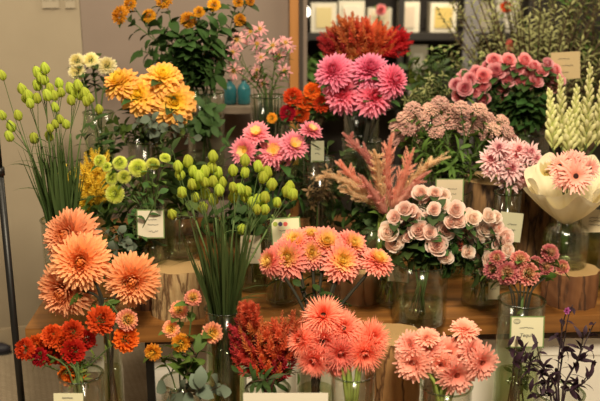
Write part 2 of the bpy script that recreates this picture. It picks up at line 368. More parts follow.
def hermite(p0, t0, p1, t1, n):
    out = []
    for i in range(n + 1):
        s = i/n; a = 2*s**3 - 3*s**2 + 1; b = s**3 - 2*s**2 + s; c = -2*s**3 + 3*s**2; d = s**3 - s**2
        out.append(p0*a + t0*b + p1*c + t1*d)
    return out
class Vase:
    pass
def vase(name, px, Y, z0, top_py, w_px, label, cat='vase', mat=None, ribs=0, shape='straight', fill=.45, water=True, group=None):
    v = Vase(); c0 = P(px, top_py, Y); v.z1 = c0.z; v.h = c0.z - z0; v.r = w_px * mpp(top_py, Y) / 2; v.c = V((c0.x, Y, z0)); v.z0 = z0
    o = thing(name, v.c, label, cat, group); v.obj = o; v.name = name
    h, r, t = v.h, v.r, .0035
    if shape == 'straight': outp = [(r*.94, 0), (r, .006), (r, h*.5), (r, h)]
    elif shape == 'neck': outp = [(r*.95, 0), (r*1.02, .008), (r*1.03, h*.6), (r*.9, h*.74), (r*.55, h*.82), (r*.5, h*.93), (r*.6, h)]
    elif shape == 'flare': outp = [(r*.7, 0), (r*.74, .01), (r*.82, h*.5), (r, h)]
    mb = MB(); seg = 64 if ribs else 32
    prof = [(.001, 0)] + outp + [(outp[-1][0] - t, h)] + [(max(.002, a - t), max(b, .012)) for a, b in reversed(outp[1:])] + [(.001, .012)]
    mb.lathe(prof, seg, lobes=ribs, depth=.025 if ribs else 0)
    link('glass_body', mb.mesh('glass_body', mat or clear_glass), o)
    mb = MB(); ro = outp[-1][0]; mb.lathe([(ro + .001, h - .003), (ro + .0025, h), (ro, h + .0025), (ro - t - .001, h), (ro - t, h - .003)], seg)
    link('rim', mb.mesh('rim', rim_glass), o)
    if water:
        wz = h * fill; rr = []
        for i in range(9):
            z = .014 + (wz - .014)*i/8
            for (a, b), (c, d) in zip(outp, outp[1:]):
                if b <= z <= d: rr.append((a + (c - a)*(z - b)/(d - b + 1e-9) - t - .0015, z)); break
        mb = MB(); mb.lathe([(.001, rr[0][1])] + rr + [(.001, wz)], 32); link('water', mb.mesh('water', water_mat), o)
    v.mouth = outp[-1][0] - t
    return v
def stem_points(vs, end, face, k=0, spread=.5):
    a = random.uniform(0, 6.28); q = random.uniform(.15, spread) * vs.mouth
    m = V((vs.c.x + q*math.cos(a), vs.c.y + q*math.sin(a), vs.z1))
    lean = (end - m); lean.z = 0
    if lean.length > 1e-5:
        dl = lean.normalized() * min(.5*vs.mouth, lean.length*.3)
        m = V((vs.c.x + dl.x + (m.x - vs.c.x)*.5, vs.c.y + dl.y + (m.y - vs.c.y)*.5, vs.z1))
    b = V((vs.c.x - (m.x - vs.c.x)*.7 + rj(.3)*vs.mouth, vs.c.y - (m.y - vs.c.y)*.7 + rj(.3)*vs.mouth, vs.z0 + .018))
    L = (end - m).length
    pts = [b, (b + m)/2] + hermite(m, (m - b).normalized()*L*.9, end, (V(face)*.6 + (end - m).normalized()*.5)*L*.7, 7)
    return pts
def faced(px, py, cx, cy, spread, up=.45, k=.012):
    return V(((px - cx)*k*spread, -1, up + (cy - py)*k*spread)).normalized()
def add_leaves(mb, pts, n, L, W, start=.35, droop=.8, prof=(.15, .8, 1, .7, .04), mi=0):
    m = len(pts)
    for i in range(n):
        f = start + (1 - start) * (i + random.random()*.6) / n; f = min(f, .97); k = f*(m-1); j = int(k); p = pts[j].lerp(pts[min(j+1, m-1)], k - j)
        t = (pts[min(j+1, m-1)] - pts[j]); t = t.normalized() if t.length > 1e-6 else V((0, 0, 1)); a = i*2.4 + rj(.5); o1 = t.orthogonal().normalized(); o2 = t.cross(o1)
        d = (o1*math.cos(a) + o2*math.sin(a))*.9 + t*.5
        mb.leaf(p, d, t, L*random.uniform(.7, 1.2), W*random.uniform(.8, 1.15), droop, prof, mi=mi)

def single(name, kind, px, py, d, Y, vs, label, cat, face, group=None, stem=stem_green, srad=.0028, leaves=(0, 0, 0), leafm=leaf_mid, lstart=.45, bname='bloom', scale=None, var=None):
    """one cut flower: an Empty at the foot of the stem with its bloom, stem and leaves"""
    r = d * mpp(py, Y) / 2; c = P(px, py, Y); face = V(face).normalized(); end = c - face * r * .30
    pts = stem_points(vs, end, face) if vs else None
    base = pts[0]; o = thing(name, base, label, cat, group)
    loc = [p - base for p in pts]; mb = MB(); mb.tube(loc, srad, 6); link('stem', mb.mesh('stem', stem), o)
    if leaves[0]:
        mb = MB(); add_leaves(mb, loc, leaves[0], leaves[1], leaves[2], lstart); link('foliage', mb.mesh('foliage', leafm), o)
    pr = PROTO[kind]; k = random.randrange(len(pr)) if var is None else var
    s = r * 1.04; bloom(bname, pr[k], o, end - base, quat_to(face), scale or s)
    return o
def spray(name, vs, heads, Y, label, cat, group=None, stem=stem_green, srad=.0026, leaves=(0, 0, 0), leafm=leaf_mid, centre=None, spread=1, up=.45, hub=.55, bname='bloom', lstart=.4, kdepth=0, twig=.6, bl=(0, 0, 0)):
    """one branching stem: heads = [(kind, px, py, d), ...] each a bloom of its own"""
    cx = sum(h[1] for h in heads)/len(heads); cy = sum(h[2] for h in heads)/len(heads)
    if centre is None: centre = (cx, cy)
    ends = []
    for h in heads:
        kind, px, py, d = h[:4]; y = Y + (h[4] if len(h) > 4 else rj(.035)) + kdepth; r = d*mpp(py, y)/2; f = faced(px, py, centre[0], centre[1], spread, up); c = P(px, py, y)
        ends.append((kind, c, r, f))
    mean = sum((e[1] for e in ends), V((0, 0, 0))) / len(ends)
    top = V((vs.c.x, vs.c.y, vs.z1)); hubp = top.lerp(mean, hub); hubp.z = min(hubp.z, mean.z - .03) if len(ends) > 1 else hubp.z
    pts = stem_points(vs, hubp, (mean - hubp).normalized()); base = pts[0]
    o = thing(name, base, label, cat, group); mb = MB(); lm = MB(); loc = [p - base for p in pts]
    mb.tube(loc, srad, 6); add_leaves(lm, loc, leaves[0], leaves[1], leaves[2], lstart)
    for kind, c, r, f in ends:
        e = c - f*r*.3; L = (e - hubp).length
        q = [p - base for p in hermite(hubp, (pts[-1] - pts[-2]).normalized()*L*.9, e, f*L*.6, 6)]
        mb.tube(q, srad*twig, 5); add_leaves(lm, q, bl[0], bl[1], bl[2], .1)
        if kind: 
            if kind == 'green_bud': bloom(bname, PROTO[kind][0], o, c - base, quat_to(f), (r*.92, r*.92, r*1.3))
            else: bloom(bname, random.choice(PROTO[kind]), o, e - base, quat_to(f), r*1.04)
    link('stem', mb.mesh('stem', stem), o)
    if lm.v: link('foliage', lm.mesh('foliage', leafm), o)
    return o
def S(n): random.seed(n)

# ================================================================== setting
floor_m = plain('floor_tile', (.40, .31, .20), .75, noise=.1, scale=6)
def tile_floor():
    m, n, l, b = newmat('woven_floor'); tc = n.new('ShaderNodeTexCoord'); br = n.new('ShaderNodeTexBrick'); br.inputs['Scale'].default_value = 9
    br.inputs['Color1'].default_value = (.46, .37, .26, 1); br.inputs['Color2'].default_value = (.40, .32, .22, 1); br.inputs['Mortar'].default_value = (.27, .21, .14, 1)
    br.inputs['Mortar Size'].default_value = .03; mp = n.new('ShaderNodeMapping'); mp.inputs['Rotation'].default_value = (0, 0, R(25)); mp.inputs['Scale'].default_value = (2, 2, 2)
    l.new(tc.outputs['Object'], mp.inputs[0]); l.new(mp.outputs[0], br.inputs['Vector']); l.new(br.outputs[0], b.inputs['Base Color']); b.inputs['Roughness'].default_value = .8; return m
mb = MB(); mb.box(-4, 4, -.5, 6, -.05, 0); structure('floor', mb, tile_floor())
wallA = plain('wall_plaster', (.39, .32, .225), .85, noise=.03, scale=8)
wallB = plain('wall_taupe', (.28, .215, .175), .85, noise=.04, scale=6)
wallC = plain('wall_dark', (.07, .055, .045), .8, noise=.1, scale=5)
yawA = math.atan2(3.27 - 2.98, .45)
cA = V((-.843, 3.27, 0)); dA = V((-math.cos(R(21)), -math.sin(R(21)), 0))
def wallbox(name, p0, p1, z0, z1, th, mat):
    d = (p1 - p0); L = d.length; mb = MB(); mb.box(0, L, 0, th, z0, z1)
    return structure(name, mb, mat, loc=p0, rot=(0, 0, math.atan2(d.y, d.x)))
wallbox('wall_left', cA + dA*2.6, cA, 0, 2.9, .1, wallA)
wallbox('baseboard_left', cA + dA*2.6 + V((.0065, -.0145, 0)), cA + V((.0065, -.0145, 0)), 0, .075, .014, plain('baseboard_paint', (.50, .40, .27), .6))
wallbox('wall_rear', cA + V((.002, .0, 0)), V((.03, 3.52, 0)), 0, 2.9, .1, wallB)
wallbox('wall_back', V((.03, 4.9, 0)), V((3.2, 4.9, 0)), 0, 2.9, .1, wallC)
wallbox('wall_right', V((2.3, 4.9, 0)), V((2.3, 1.2, 0)), 0, 2.9, .1, wallA)
mb = MB(); p = P(290, 40, 3.5); q = P(298.5, 40, 3.5); mb.box(p.x, q.x, 3.44, 3.54, 0, 2.9); structure('trim_1', mb, wood('post_wood', (.42, .17, .035), (.52, .23, .06), (30, 30, 2)))
mb = MB(); mb.box(q.x + .001, q.x + .02, 3.5, 4.9, 0, 2.9); structure('trim_2', mb, wallC)

# switch plates on the left wall
nA = V((math.sin(R(21)), -math.cos(R(21)), 0))
def on_wallA(px, py):
    d = (P(px, py, 3) - CAM); t = (cA - CAM).dot(nA) / d.dot(nA); return CAM + d*t
for (x0, x1, lab) in ((42, 59, 'wide cream switch plate high on the beige wall'), (65, 75, 'narrow cream switch plate beside the taupe wall corner')):
    a = on_wallA(x0, 8); b = on_wallA(x1, 8); wd = (b - a).length; o = thing('switch_plate', (a + b)/2 + nA*.001, lab, 'light switch', rz=R(21))
    mb = MB(); mb.box(-wd/2, wd/2, -.009, 0, 0, .12); link('plate', mb.mesh('plate', plain('plate_cream', (.42, .35, .25), .4), False), o)
    for k in (-1, 1):
        mb = MB(); mb.box(k*wd/4 - wd*.15, k*wd/4 + wd*.15, -.013, -.009, .03, .09); link('rocker', mb.mesh('rocker', plain('rocker_cream', (.47, .39, .28), .35), False), o)

# wall shelf with blue bottles (blurred, behind)
a = P(150, 106, 3.2); b = P(292, 106, 3.2); zs = a.z
o = thing('wall_shelf', ((a.x + b.x)/2, 3.26, zs), 'narrow beige wall shelf carrying two blue glass bottles', 'shelf')
L = (b.x - a.x)/2
mb = MB(); mb.box(-L, L, -.09, .17, -.025, 0); link('shelf_board', mb.mesh('shelf_board', plain('shelf_beige', (.32, .25, .18), .6, noise=.06), False), o)
for s_ in (-1, 1):
    mb = MB(); mb.box(s_*L*.8 - .012, s_*L*.8 + .012, -.02, .17, -.16, -.025); link('bracket', mb.mesh('bracket', MATS['shelf_beige'], False), o)
for px, lab in ((230, 'blue glass bottle on the wall shelf, nearer the yellow chrysanthemums'), (244, 'blue glass bottle on the wall shelf, nearer the orange post')):
    r = 6.8*mpp(90, 3.24); h = P(px, 79, 3.24).z - zs; o = thing('glass_bottle', (P(px, 90, 3.24).x, 3.24, zs), lab, 'bottle')
    mb = MB(); mb.lathe([(.001, 0), (r*.9, .002), (r, .01), (r, h*.6), (r*.8, h*.75), (r*.35, h*.86), (r*.33, h*.97)], 24)
    link('bottle_body', mb.mesh('bottle_body', plain('blue_bottle', (.03, .17, .20), .15)), o)
    mb = MB(); mb.lathe([(r*.33, h*.95), (r*.42, h*.95), (r*.42, h), (.001, h)], 20); link('bottle_cap', mb.mesh('bottle_cap', plain('bottle_cap_metal', (.12, .10, .08), .3, .8)), o)

# shop shelving at the back right
def shelf_unit():
    Y = 4.55; x0 = P(300, 40, Y).x; x1 = P(600, 40, Y).x + .25
    o = thing('display_shelving', ((x0 + x1)/2, Y, 0), 'dark display shelving along the rear of the shop', 'shelving'); L = (x1 - x0)/2
    dk = plain('shelf_black', (.022, .018, .015), .5)
    for py in (31, 98, -60):
        z = P(400, py, Y).z; mb = MB(); mb.box(-L, L, -.18, .3, z - .035, z); link('shelf_board', mb.mesh('shelf_board', dk, False), o)
    for px, wd, m in ((396, .03, dk), (463, .075, plain('upright_grey', (.22, .21, .22), .5)), (520, .03, dk), (302, .03, dk)):
        x = P(px, 50, Y).x - (x0 + x1)/2; mb = MB(); mb.box(x - wd/2, x + wd/2, -.2, -.17, 0, 2.2); link('upright', mb.mesh('upright', m, False), o)
    mb = MB(); mb.box(-L, L, .3, .32, 0, 2.3); link('back_panel', mb.mesh('back_panel', plain('shelf_backing', (.06, .05, .042), .7, noise=.2, scale=3), False), o)
    return P(400, 31, Y).z, P(400, 98, Y).z
zs1, zs2 = shelf_unit()
boxw = plain('box_white', (.80, .74, .60), .6)
def carton(px0, px1, top, z0, Y, label, m=None, window=None, name='gift_box', cat='box', lit=0):
    a = P(px0, top, Y); b = P(px1, top, Y); L = (b.x - a.x)/2; h = a.z - z0; o = thing(name, ((a.x + b.x)/2, Y, z0), label, cat)
    mb = MB(); mb.box(-L, L, 0, .12, 0, h); link('box_body', mb.mesh('box_body', m or boxw, False), o)
    if window:
        mb = MB(); mb.box(-L*window, L*window, -.006, 0, h*.15, h*.85); link('front_panel', mb.mesh('front_panel', plain('panel_' + str(lit) + label[:5], lit, .6), False), o)
carton(311, 337, 3, zs1, 4.45, 'white gift box with a pale yellow front on the rear shelf', window=.6, lit=(.75, .62, .30))
carton(339, 365, 1, zs1, 4.45, 'white box on the rear shelf behind the red celosia', window=.7, lit=(.85, .80, .66))
carton(400, 420, 2, zs1, 4.45, 'plain white box on the rear shelf above the pink dahlias', window=.5, lit=(.70, .58, .45))
carton(431, 457, 3, zs1, 4.45, 'white framed box with a yellow picture on the rear shelf', window=.68, lit=(.70, .52, .16), name='framed_box')
carton(470, 494, 2, zs1, 4.45, 'light grey carton on the rear shelf beside the olive tree', m=plain('carton_grey', (.42, .38, .33), .6), window=.6, lit=(.5, .45, .36))
carton(368, 392, 8, zs1, 4.5, 'bright cream box on the rear shelf beside the pink bloom', window=.7, lit=(.85, .72, .5))
carton(497, 520, 0, zs1, 4.45, 'pale grey box at the olive tree end of the rear shelf', m=plain('carton_stone', (.6, .56, .48), .6), window=.6, lit=(.7, .66, .56))
carton(340, 358, 62, zs2, 4.45, 'small cream box on the lower rear shelf', m=plain('carton_cream', (.5, .4, .22), .6), window=.6, lit=(.3, .2, .08))
carton(410, 428, 45, zs2, 4.45, 'pale box on the lower rear shelf behind the budding twigs', m=plain('carton_pale', (.35, .32, .24), .6), window=.5, lit=(.5, .48, .4))
# little round lamp clipped under the upper shelf
lp = P(304, 12, 4.3); o = thing('globe_lamp', lp, 'small round glowing white lamp beside the orange post', 'lamp')
mb = MB(); mb.lathe([(.001, -.030), (.018, -.026), (.029, -.012), (.031, 0), (.029, .012), (.018, .026), (.008, .031)], 20); link('globe', mb.mesh('globe', plain('lamp_glow', (1, .92, .78), .4, emit=4)), o)
mb = MB(); mb.tube([(0, 0, .028), (0, 0, P(304, -60, 4.3).z - lp.z)], .006, 8); link('lamp_rod', mb.mesh('lamp_rod', plain('black_metal', (.012, .011, .010), .4, .3)), o)
# pink and red blurred blooms far behind
S(5)

# ------------------------------------------------------------------ table, legs, risers, bench
TZ = .57; tw = wood('table_wood', (.12, .045, .010), (.38, .16, .038), (1.5, 22, 22), rough=.4)
o = thing('wooden_table', (-.713, 2.0, TZ), 'long brown wooden plank table carrying the vases and log stumps', 'table', rz=R(3.3))
mb = MB(); mb.box(0, 1.95, 0, 1.02, -.047, 0); link('tabletop', mb.mesh('tabletop', tw, False), o)
bm_ = plain('black_metal', (.012, .011, .010), .4)
for x, y in ((.305, .09), (1.72, .09), (.305, .95), (1.72, .95)):
    mb = MB(); mb.box(x - .011, x + .011, y - .011, y + .011, -TZ, -.047); link('leg', mb.mesh('leg', bm_, False), o)
for y in (.09, .95):
    mb = MB(); mb.box(.316, 1.709, y - .01, y + .01, -.07, -.047); link('rail', mb.mesh('rail', bm_, False), o)
RZ = .80
o = thing('riser_shelf', (.27, 2.68, TZ), 'dark wooden riser at the rear of the table under the tall bouquets', 'riser')
dw = wood('dark_riser_wood', (.025, .015, .008), (.05, .028, .014), (2, 20, 20))
mb = MB(); mb.box(-.80, .88, -.14, .24, RZ - TZ - .03, RZ - TZ); link('riser_board', mb.mesh('riser_board', dw, False), o)
for x in (-.78, -.2, .4, .84):
    mb = MB(); mb.box(x - .015, x + .015, -.12, .22, 0, RZ - TZ - .03); link('riser_support', mb.mesh('riser_support', dw, False), o)
BZ = .34
o = thing('low_bench', (0, 1.75, 0), 'low wooden bench in front of the table for the front vases', 'bench')
mb = MB(); mb.box(-.62, .66, -.2, .2, BZ - .03, BZ); link('bench_top', mb.mesh('bench_top', tw, False), o)
for x in (-.58, .62):
    for y in (-.16, .16):
        mb = MB(); mb.box(x - .02, x + .02, y - .02, y + .02, 0, BZ - .03); link('leg', mb.mesh('leg', tw, False), o)
# white cartons under the table
paper = plain('white_card', (.88, .83, .74), .7, noise=.04, scale=12)
for x0, x1, lab in ((152, 243, 'white cardboard carton under the table behind the small zinnias'), (246, 425, 'wide white cardboard carton under the table behind the coral flowers'),
                    (452, 538, 'white cardboard carton under the table behind the pink gerberas'), (541, 640, 'white cardboard carton under the table behind the purple leaves')):
    Y = 2.11 + (x0 - 150)*.0001; a = P(x0, 345, Y); b = P(x1, 345, Y); h = .475; L = (b.x - a.x)/2
    o = thing('cardboard_carton', ((a.x + b.x)/2, Y, 0), lab, 'carton')
    mb = MB(); mb.box(-L, L, 0, .3, 0, h); link('carton_body', mb.mesh('carton_body', paper, False), o)
    mb = MB(); mb.box(-L, L, -.003, 0, h - .05, h + .002); link('carton_flap', mb.mesh('carton_flap', paper, False), o)
# black upright pole on the left
o = thing('display_pole', (P(10, 280, 1.95).x, 1.95, 0), 'tall thin black metal stand pole beside the beige wall', 'stand')
mb = MB(); mb.tube([(0, 0, .012), (0, 0, 1.0)], .0088, 12); mb.tube([(0, 0, 1.0), (0, 0, 2.1)], .0078, 12); link('pole', mb.mesh('pole', bm_), o)
mb = MB(); mb.lathe([(.001, 0), (.09, 0), (.09, .008), (.02, .014), (.001, .014)], 28); link('base_plate', mb.mesh('base_plate', bm_), o)
mb = MB(); mb.lathe([(.008, .99), (.012, .99), (.012, 1.01), (.008, 1.01)], 12); link('collar', mb.mesh('collar', bm_), o)
# dark shoe on the floor
sp = P(0, 349, 3.0); sp = CAM + (P(0, 353, 3) - CAM) * (1.45 / (1.45 - P(0, 353, 3).z)); sp.z = 0
o = thing('dark_shoe', sp, 'dark blue black shoe tip on the floor beside the pole', 'shoe')
mb = MB(); mb.lathe([(.001, 0), (.028, 0), (.03, .01), (.03, .022), (.02, .034), (.001, .038)], 20)
me = mb.mesh('shoe_upper', plain('shoe_dark', (.02, .018, .03), .5)); me.transform(Matrix.Diagonal((2.6, 1, 1, 1)) @ Matrix.Translation((-.012, 0, .006))); link('shoe_upper', me, o)
mb = MB(); mb.lathe([(.001, 0), (.031, 0), (.031, .007), (.001, .007)], 20); me = mb.mesh('sole', plain('sole_black', (.01, .01, .01), .7)); me.transform(Matrix.Diagonal((2.6, 1, 1, 1)) @ Matrix.Translation((-.012, 0, 0))); link('sole', me, o)

# ------------------------------------------------------------------ log stumps
def barkmat(name, c1, c2, crack, sc=14, dens=.5):
    m, n, l, b = newmat(name); tc = n.new('ShaderNodeTexCoord'); mp = n.new('ShaderNodeMapping'); mp.inputs['Scale'].default_value = (sc, sc, sc*.16); l.new(tc.outputs['Object'], mp.inputs[0])
    no = n.new('ShaderNodeTexNoise'); no.inputs['Scale'].default_value = 3; no.inputs['Detail'].default_value = 8; l.new(mp.outputs[0], no.inputs['Vector'])
    vo = n.new('ShaderNodeTexVoronoi'); vo.feature = 'DISTANCE_TO_EDGE'; vo.inputs['Scale'].default_value = 1.6
    va = n.new('ShaderNodeMixRGB'); va.inputs['Fac'].default_value = .35; l.new(mp.outputs[0], va.inputs['Color1']); l.new(no.outputs['Color'], va.inputs['Color2']); l.new(va.outputs[0], vo.inputs['Vector'])
    r = n.new('ShaderNodeValToRGB'); r.color_ramp.elements[0].position = .32; r.color_ramp.elements[1].position = .68
    r.color_ramp.elements[0].color = (*c1, 1); r.color_ramp.elements[1].color = (*c2, 1); l.new(no.outputs['Fac'], r.inputs['Fac'])
    mr = n.new('ShaderNodeMapRange'); mr.inputs['From Min'].default_value = .0; mr.inputs['From Max'].default_value = .07*dens; l.new(vo.outputs['Distance'], mr.inputs['Value'])
    mx = n.new('ShaderNodeMixRGB'); mx.inputs['Color1'].default_value = (*crack, 1); l.new(mr.outputs[0], mx.inputs['Fac']); l.new(r.outputs[0], mx.inputs['Color2']); l.new(mx.outputs[0], b.inputs['Base Color'])
    bp = n.new('ShaderNodeBump'); bp.inputs['Strength'].default_value = .6; bp.inputs['Distance'].default_value = .006; l.new(mr.outputs[0], bp.inputs['Height']); l.new(bp.outputs[0], b.inputs['Normal'])
    b.inputs['Roughness'].default_value = .85; return m
bark_l = barkmat('bark_tan', (.34, .21, .09), (.54, .37, .18), (.16, .08, .03), 30, 1.2)
bark_s = barkmat('bark_smooth_tan', (.34, .20, .09), (.46, .29, .14), (.22, .12, .05), 10, .4)
bark_d = barkmat('bark_brown', (.07, .035, .015), (.26, .14, .055), (.03, .015, .008), 20, 1.4)
bark_r = barkmat('bark_red', (.12, .045, .015), (.24, .10, .035), (.06, .025, .01), 9, .6)
cut = wood('cut_face', (.38, .23, .09), (.52, .34, .15), rings=True)
def log(px, Y, z0, top_py, w_px, label, bark, seed, taper=.0, name='log_stump', knot=False):
    random.seed(seed); c = P(px, top_py, Y); r = w_px*mpp(top_py, Y)/2; h = c.z - z0; o = thing(name, (c.x, Y, z0), label, 'log')
    ph = [random.random()*6.28 for _ in range(6)]; am = [.035, .03, .02, .025, .012, .012]; seg = 56; nz = 14
    rad = lambda a, z: r*(1 + sum(am[k]*math.sin((k + 2 + (k > 3)*6)*a + ph[k] + z*2.5*(k % 3)) for k in range(6)) + taper*(1 - z/h) + .012*math.sin(z*160 + a*9))
    mb = MB(); ring = lambda z, s=1.0: [V((rad(2*math.pi*k/seg, z)*s*math.cos(2*math.pi*k/seg), rad(2*math.pi*k/seg, z)*s*math.sin(2*math.pi*k/seg), z)) for k in range(seg + 1)]
    rows = [ring(h*i/nz) for i in range(nz + 1)]; rows[-1] = ring(h, .985)
    if knot:
        for row in rows:
            for k, p in enumerate(row):
                a = 2*math.pi*k/seg; da = min(abs(a - 4.5), 1.2); dz = (p.z/h - .55); q = math.exp(-(da/.33)**2 - (dz/.18)**2); p.x *= 1 - .28*q; p.y *= 1 - .28*q
    mb.strip(rows, [(1, i/nz) for i in range(nz + 1)]); link('bark', mb.mesh('bark', bark), o)
    mb = MB(); tp = ring(h + .0005, .955); b0 = len(mb.v); mb.v.append((0, 0, h)); mb.v += [tuple(p) for p in ring(h, .985)[:-1]]
    for k in range(seg): mb.quad((0, 1 + k, 1 + (k + 1) % seg))
    link('cut_face', mb.mesh('cut_face', cut, False), o); return o
log(179, 2.11, TZ, 266, 51, 'pale tan log stump with cracked bark under the grassy stems', bark_l, 3, .05)
log(146, 2.17, TZ, 268, 40, 'reddish brown log stump beneath the lime pompon vase', bark_r, 9)
log(355, 2.22, TZ, 266, 50, 'smooth tan log stump behind the salmon dahlia stems', bark_s, 12)
log(497, 2.46, TZ, 178, 68, 'tall brown log stump behind the pale rose spray', bark_d, 21)
log(541, 2.42, TZ, 190, 46, 'dark gnarled log stump with a knot hollow below the paper bouquet', bark_d, 33, knot=True)
log(571, 2.19, TZ, 268, 52, 'short reddish log stump on the right end of the table', bark_r, 41)
log(394, 1.93, 0.34, 334, 56, 'golden brown log stump with pale rim in front of the table', barkmat('bark_golden', (.26, .12, .035), (.46, .26, .10), (.12, .05, .015), 12, .6), 52)
LZ1 = P(150, 268, 2.17).z; LZ2 = P(571, 268, 2.19).z; LZ3 = P(497, 178, 2.46).z

# ------------------------------------------------------------------ price cards
ink = plain('ink', (.03, .03, .04), .7); cardm = plain('card_paper', (.72, .68, .46), .7); cardg = plain('card_edge', (.16, .24, .08), .6)
def scribble(mb, x0, x1, z, h, y, r=.0006):
    pts = []; x = x0
    while x < x1:
        pts.append(V((x, y, z + random.uniform(-h, h)))); x += h*random.uniform(.5, 1.0)
    if len(pts) > 2: mb.tube(pts, r, 4)
def card(px0, py0, px1, py1, Y, label, lines=(), dots=(), border=False, paper_m=None, tilt=0, text=None, name='price_card'):
    a = P(px0, py0, Y); b = P(px1, py1, Y); c = (a + b)/2; W = (b.x - a.x)/2; H = (P((px0+px1)/2, py0, Y).z - P((px0+px1)/2, py1, Y).z)/2
    c.z = P((px0+px1)/2, (py0+py1)/2, Y).z; o = thing(name, c, label, 'card'); o.rotation_euler = (R(-8), R(tilt), 0)
    mb = MB(); mb.box(-W, W, 0, .0012, -H, H); link('card_sheet', mb.mesh('card_sheet', cardg if border else (paper_m or cardm), False), o)
    if border: mb = MB(); mb.box(-W*.92, W*.92, -.0008, 0, -H*.92, H*.92); link('printed_face', mb.mesh('printed_face', paper_m or cardm, False), o)
    y = -.0012
    mb = MB()
    for (x0, x1, z, h) in lines: scribble(mb, x0*W, x1*W, z*H, h*H, y)
    if mb.v: link('lettering', mb.mesh('lettering', ink), o)
    for (x, z, r, col) in dots:
        mb = MB(); mb.lathe([(.0001, 0), (r*W, 0), (r*W, .0006), (.0001, .0006)], 18, frame=Matrix.Rotation(R(90), 3, 'X'), c=(x*W, y + .0006, z*H)) if r > 0 else None
        if r < 0:
            ang = [V((x*W - r*W*math.cos(t*.35)*1.3, y, z*H - r*W*math.sin(t*.35))) for t in range(19)]; mb.tube(ang, .0006, 4)
            ang = [V((x*W - r*W*math.cos(t*.35)*.6, y, z*H - r*W*math.sin(t*.35)*.5)) for t in range(19)]; mb.tube(ang, .0004, 4)
        link('logo', mb.mesh('logo', plain('logo_%.2f_%.2f' % (col[0], col[2]), col, .7), False), o)
    if text:
        for (s, x, z, sz) in text:
            cu = bpy.data.curves.new('handwriting', 'FONT'); cu.body = s; cu.size = sz*H; cu.extrude = .0002; cu.align_x = 'CENTER'; cu.shear = .25; cu.materials.append(ink)
            tmp = bpy.data.objects.new('handwriting', cu); me = bpy.data.meshes.new_from_object(tmp); bpy.data.objects.remove(tmp); link('handwriting', me, o, (x*W, y, z*H), (R(90), 0, 0))
    return o

# ================================================================== front row (on the low bench)
S(101)
v_tall = vase('glass_vase', 106, 1.90, BZ, 303, 26, 'tall clear glass vase holding the peach dahlias, in front of the table', fill=.5)
v_rib = vase('ribbed_vase', 81, 1.73, BZ, 374, 43, 'wide ribbed clear vase holding the red zinnias', ribs=30, fill=.3)
# peach dahlias
for (px, py, d, Y, f, lab) in ((66, 236, 52, 1.96, (-.35, -1, .45), 'large peach dahlia, highest of those above the table end'),
                        (80, 262, 54, 1.91, (.15, -1, .25), 'large peach dahlia facing forward in the middle of the peach cluster'),
                        (62, 293, 52, 1.93, (-.2, -1, .0), 'large peach dahlia hanging lowest over the table corner'),
                        (132, 282, 50, 1.93, (.15, -1, .05), 'peach dahlia standing apart to the right beside the tan log')):
    single('dahlia', 'peach_dahlia', px, py, d*1.12, Y, v_tall, lab, 'flower', f, 'peach dahlias', stem_dark, .0035, (4, .05, .022), leaf_mid, .5)
card(83, 337, 105, 371, 1.862, 'white card with a small red flower logo behind the red zinnias', [(-.8, .8, -.2, .05), (-.8, .3, -.45, .05)], [(-.3, .55, .16, (.6, .05, .04)), (.3, .5, .1, (.5, .1, .06))], paper_m=plain('card_grey', (.50, .48, .38), .7))
rz = [('orange_zinnia', 25, 349, 20, 'orange zinnia reaching furthest out past the table corner'), ('red_zinnia', 38, 346, 22, 'red zinnia tucked beside the outermost orange zinnia'),
      ('orange_zinnia', 53, 336, 21, 'orange red zinnia above the left end of the red cluster'), ('red_zinnia', 53, 351, 24, 'red zinnia low in the middle of the red cluster'),
      ('red_zinnia', 72, 332, 22, 'deep red zinnia topping the cluster above the ribbed vase'), ('red_zinnia', 73, 351, 23, 'deep red zinnia directly above the lowest orange one'),
      ('orange_zinnia', 72, 374, 24, 'orange zinnia drooping lowest over the ribbed vase'), ('red_zinnia', 101, 320, 26, 'bright red zinnia between the two peach dahlia groups'),
      ('orange_zinnia', 126, 339, 24, 'bright orange zinnia beside the black table leg'), ('salmon_zinnia', 127, 320, 20, 'dusty salmon zinnia under the separate peach dahlia'),
      ('red_zinnia', 39, 357, 17, 'small dark red zinnia at the lower edge of the red cluster'), ('red_zinnia', 63, 341, 20, 'red zinnia half hidden in the centre of the red cluster')]
rz += [('red_zinnia', 86, 340, 18, 'red zinnia at the right shoulder of the red cluster'), ('orange_zinnia', 46, 344, 20, 'orange zinnia wedged into the left half of the red cluster'), ('red_zinnia', 62, 355, 19, 'dark red zinnia low in the heart of the red cluster')]
for kd, px, py, d, lab in rz:
    single('zinnia', kd, px, py, d*1.15, 1.78 + rj(.02), v_rib if px < 90 else v_tall, lab, 'flower', faced(px, py, 62, 350, 1.2, .35), 'red and orange zinnias', stem_green, .002, (6, .028, .010), leaf_mid, .3)
spray('foliage_spray', v_rib, [(None, 28, 360, 4), (None, 95, 355, 4), (None, 112, 345, 4), (None, 40, 364, 4), (None, 88, 385, 4)], 1.78, 'feathery green foliage spray among the red zinnias', 'foliage', leaves=(10, .03, .008), leafm=leaf_light, bl=(7, .022, .006))
card(53, 394, 84, 412, 1.62, 'small cream card before the ribbed vase', [(-.4, .3, .55, .03)])
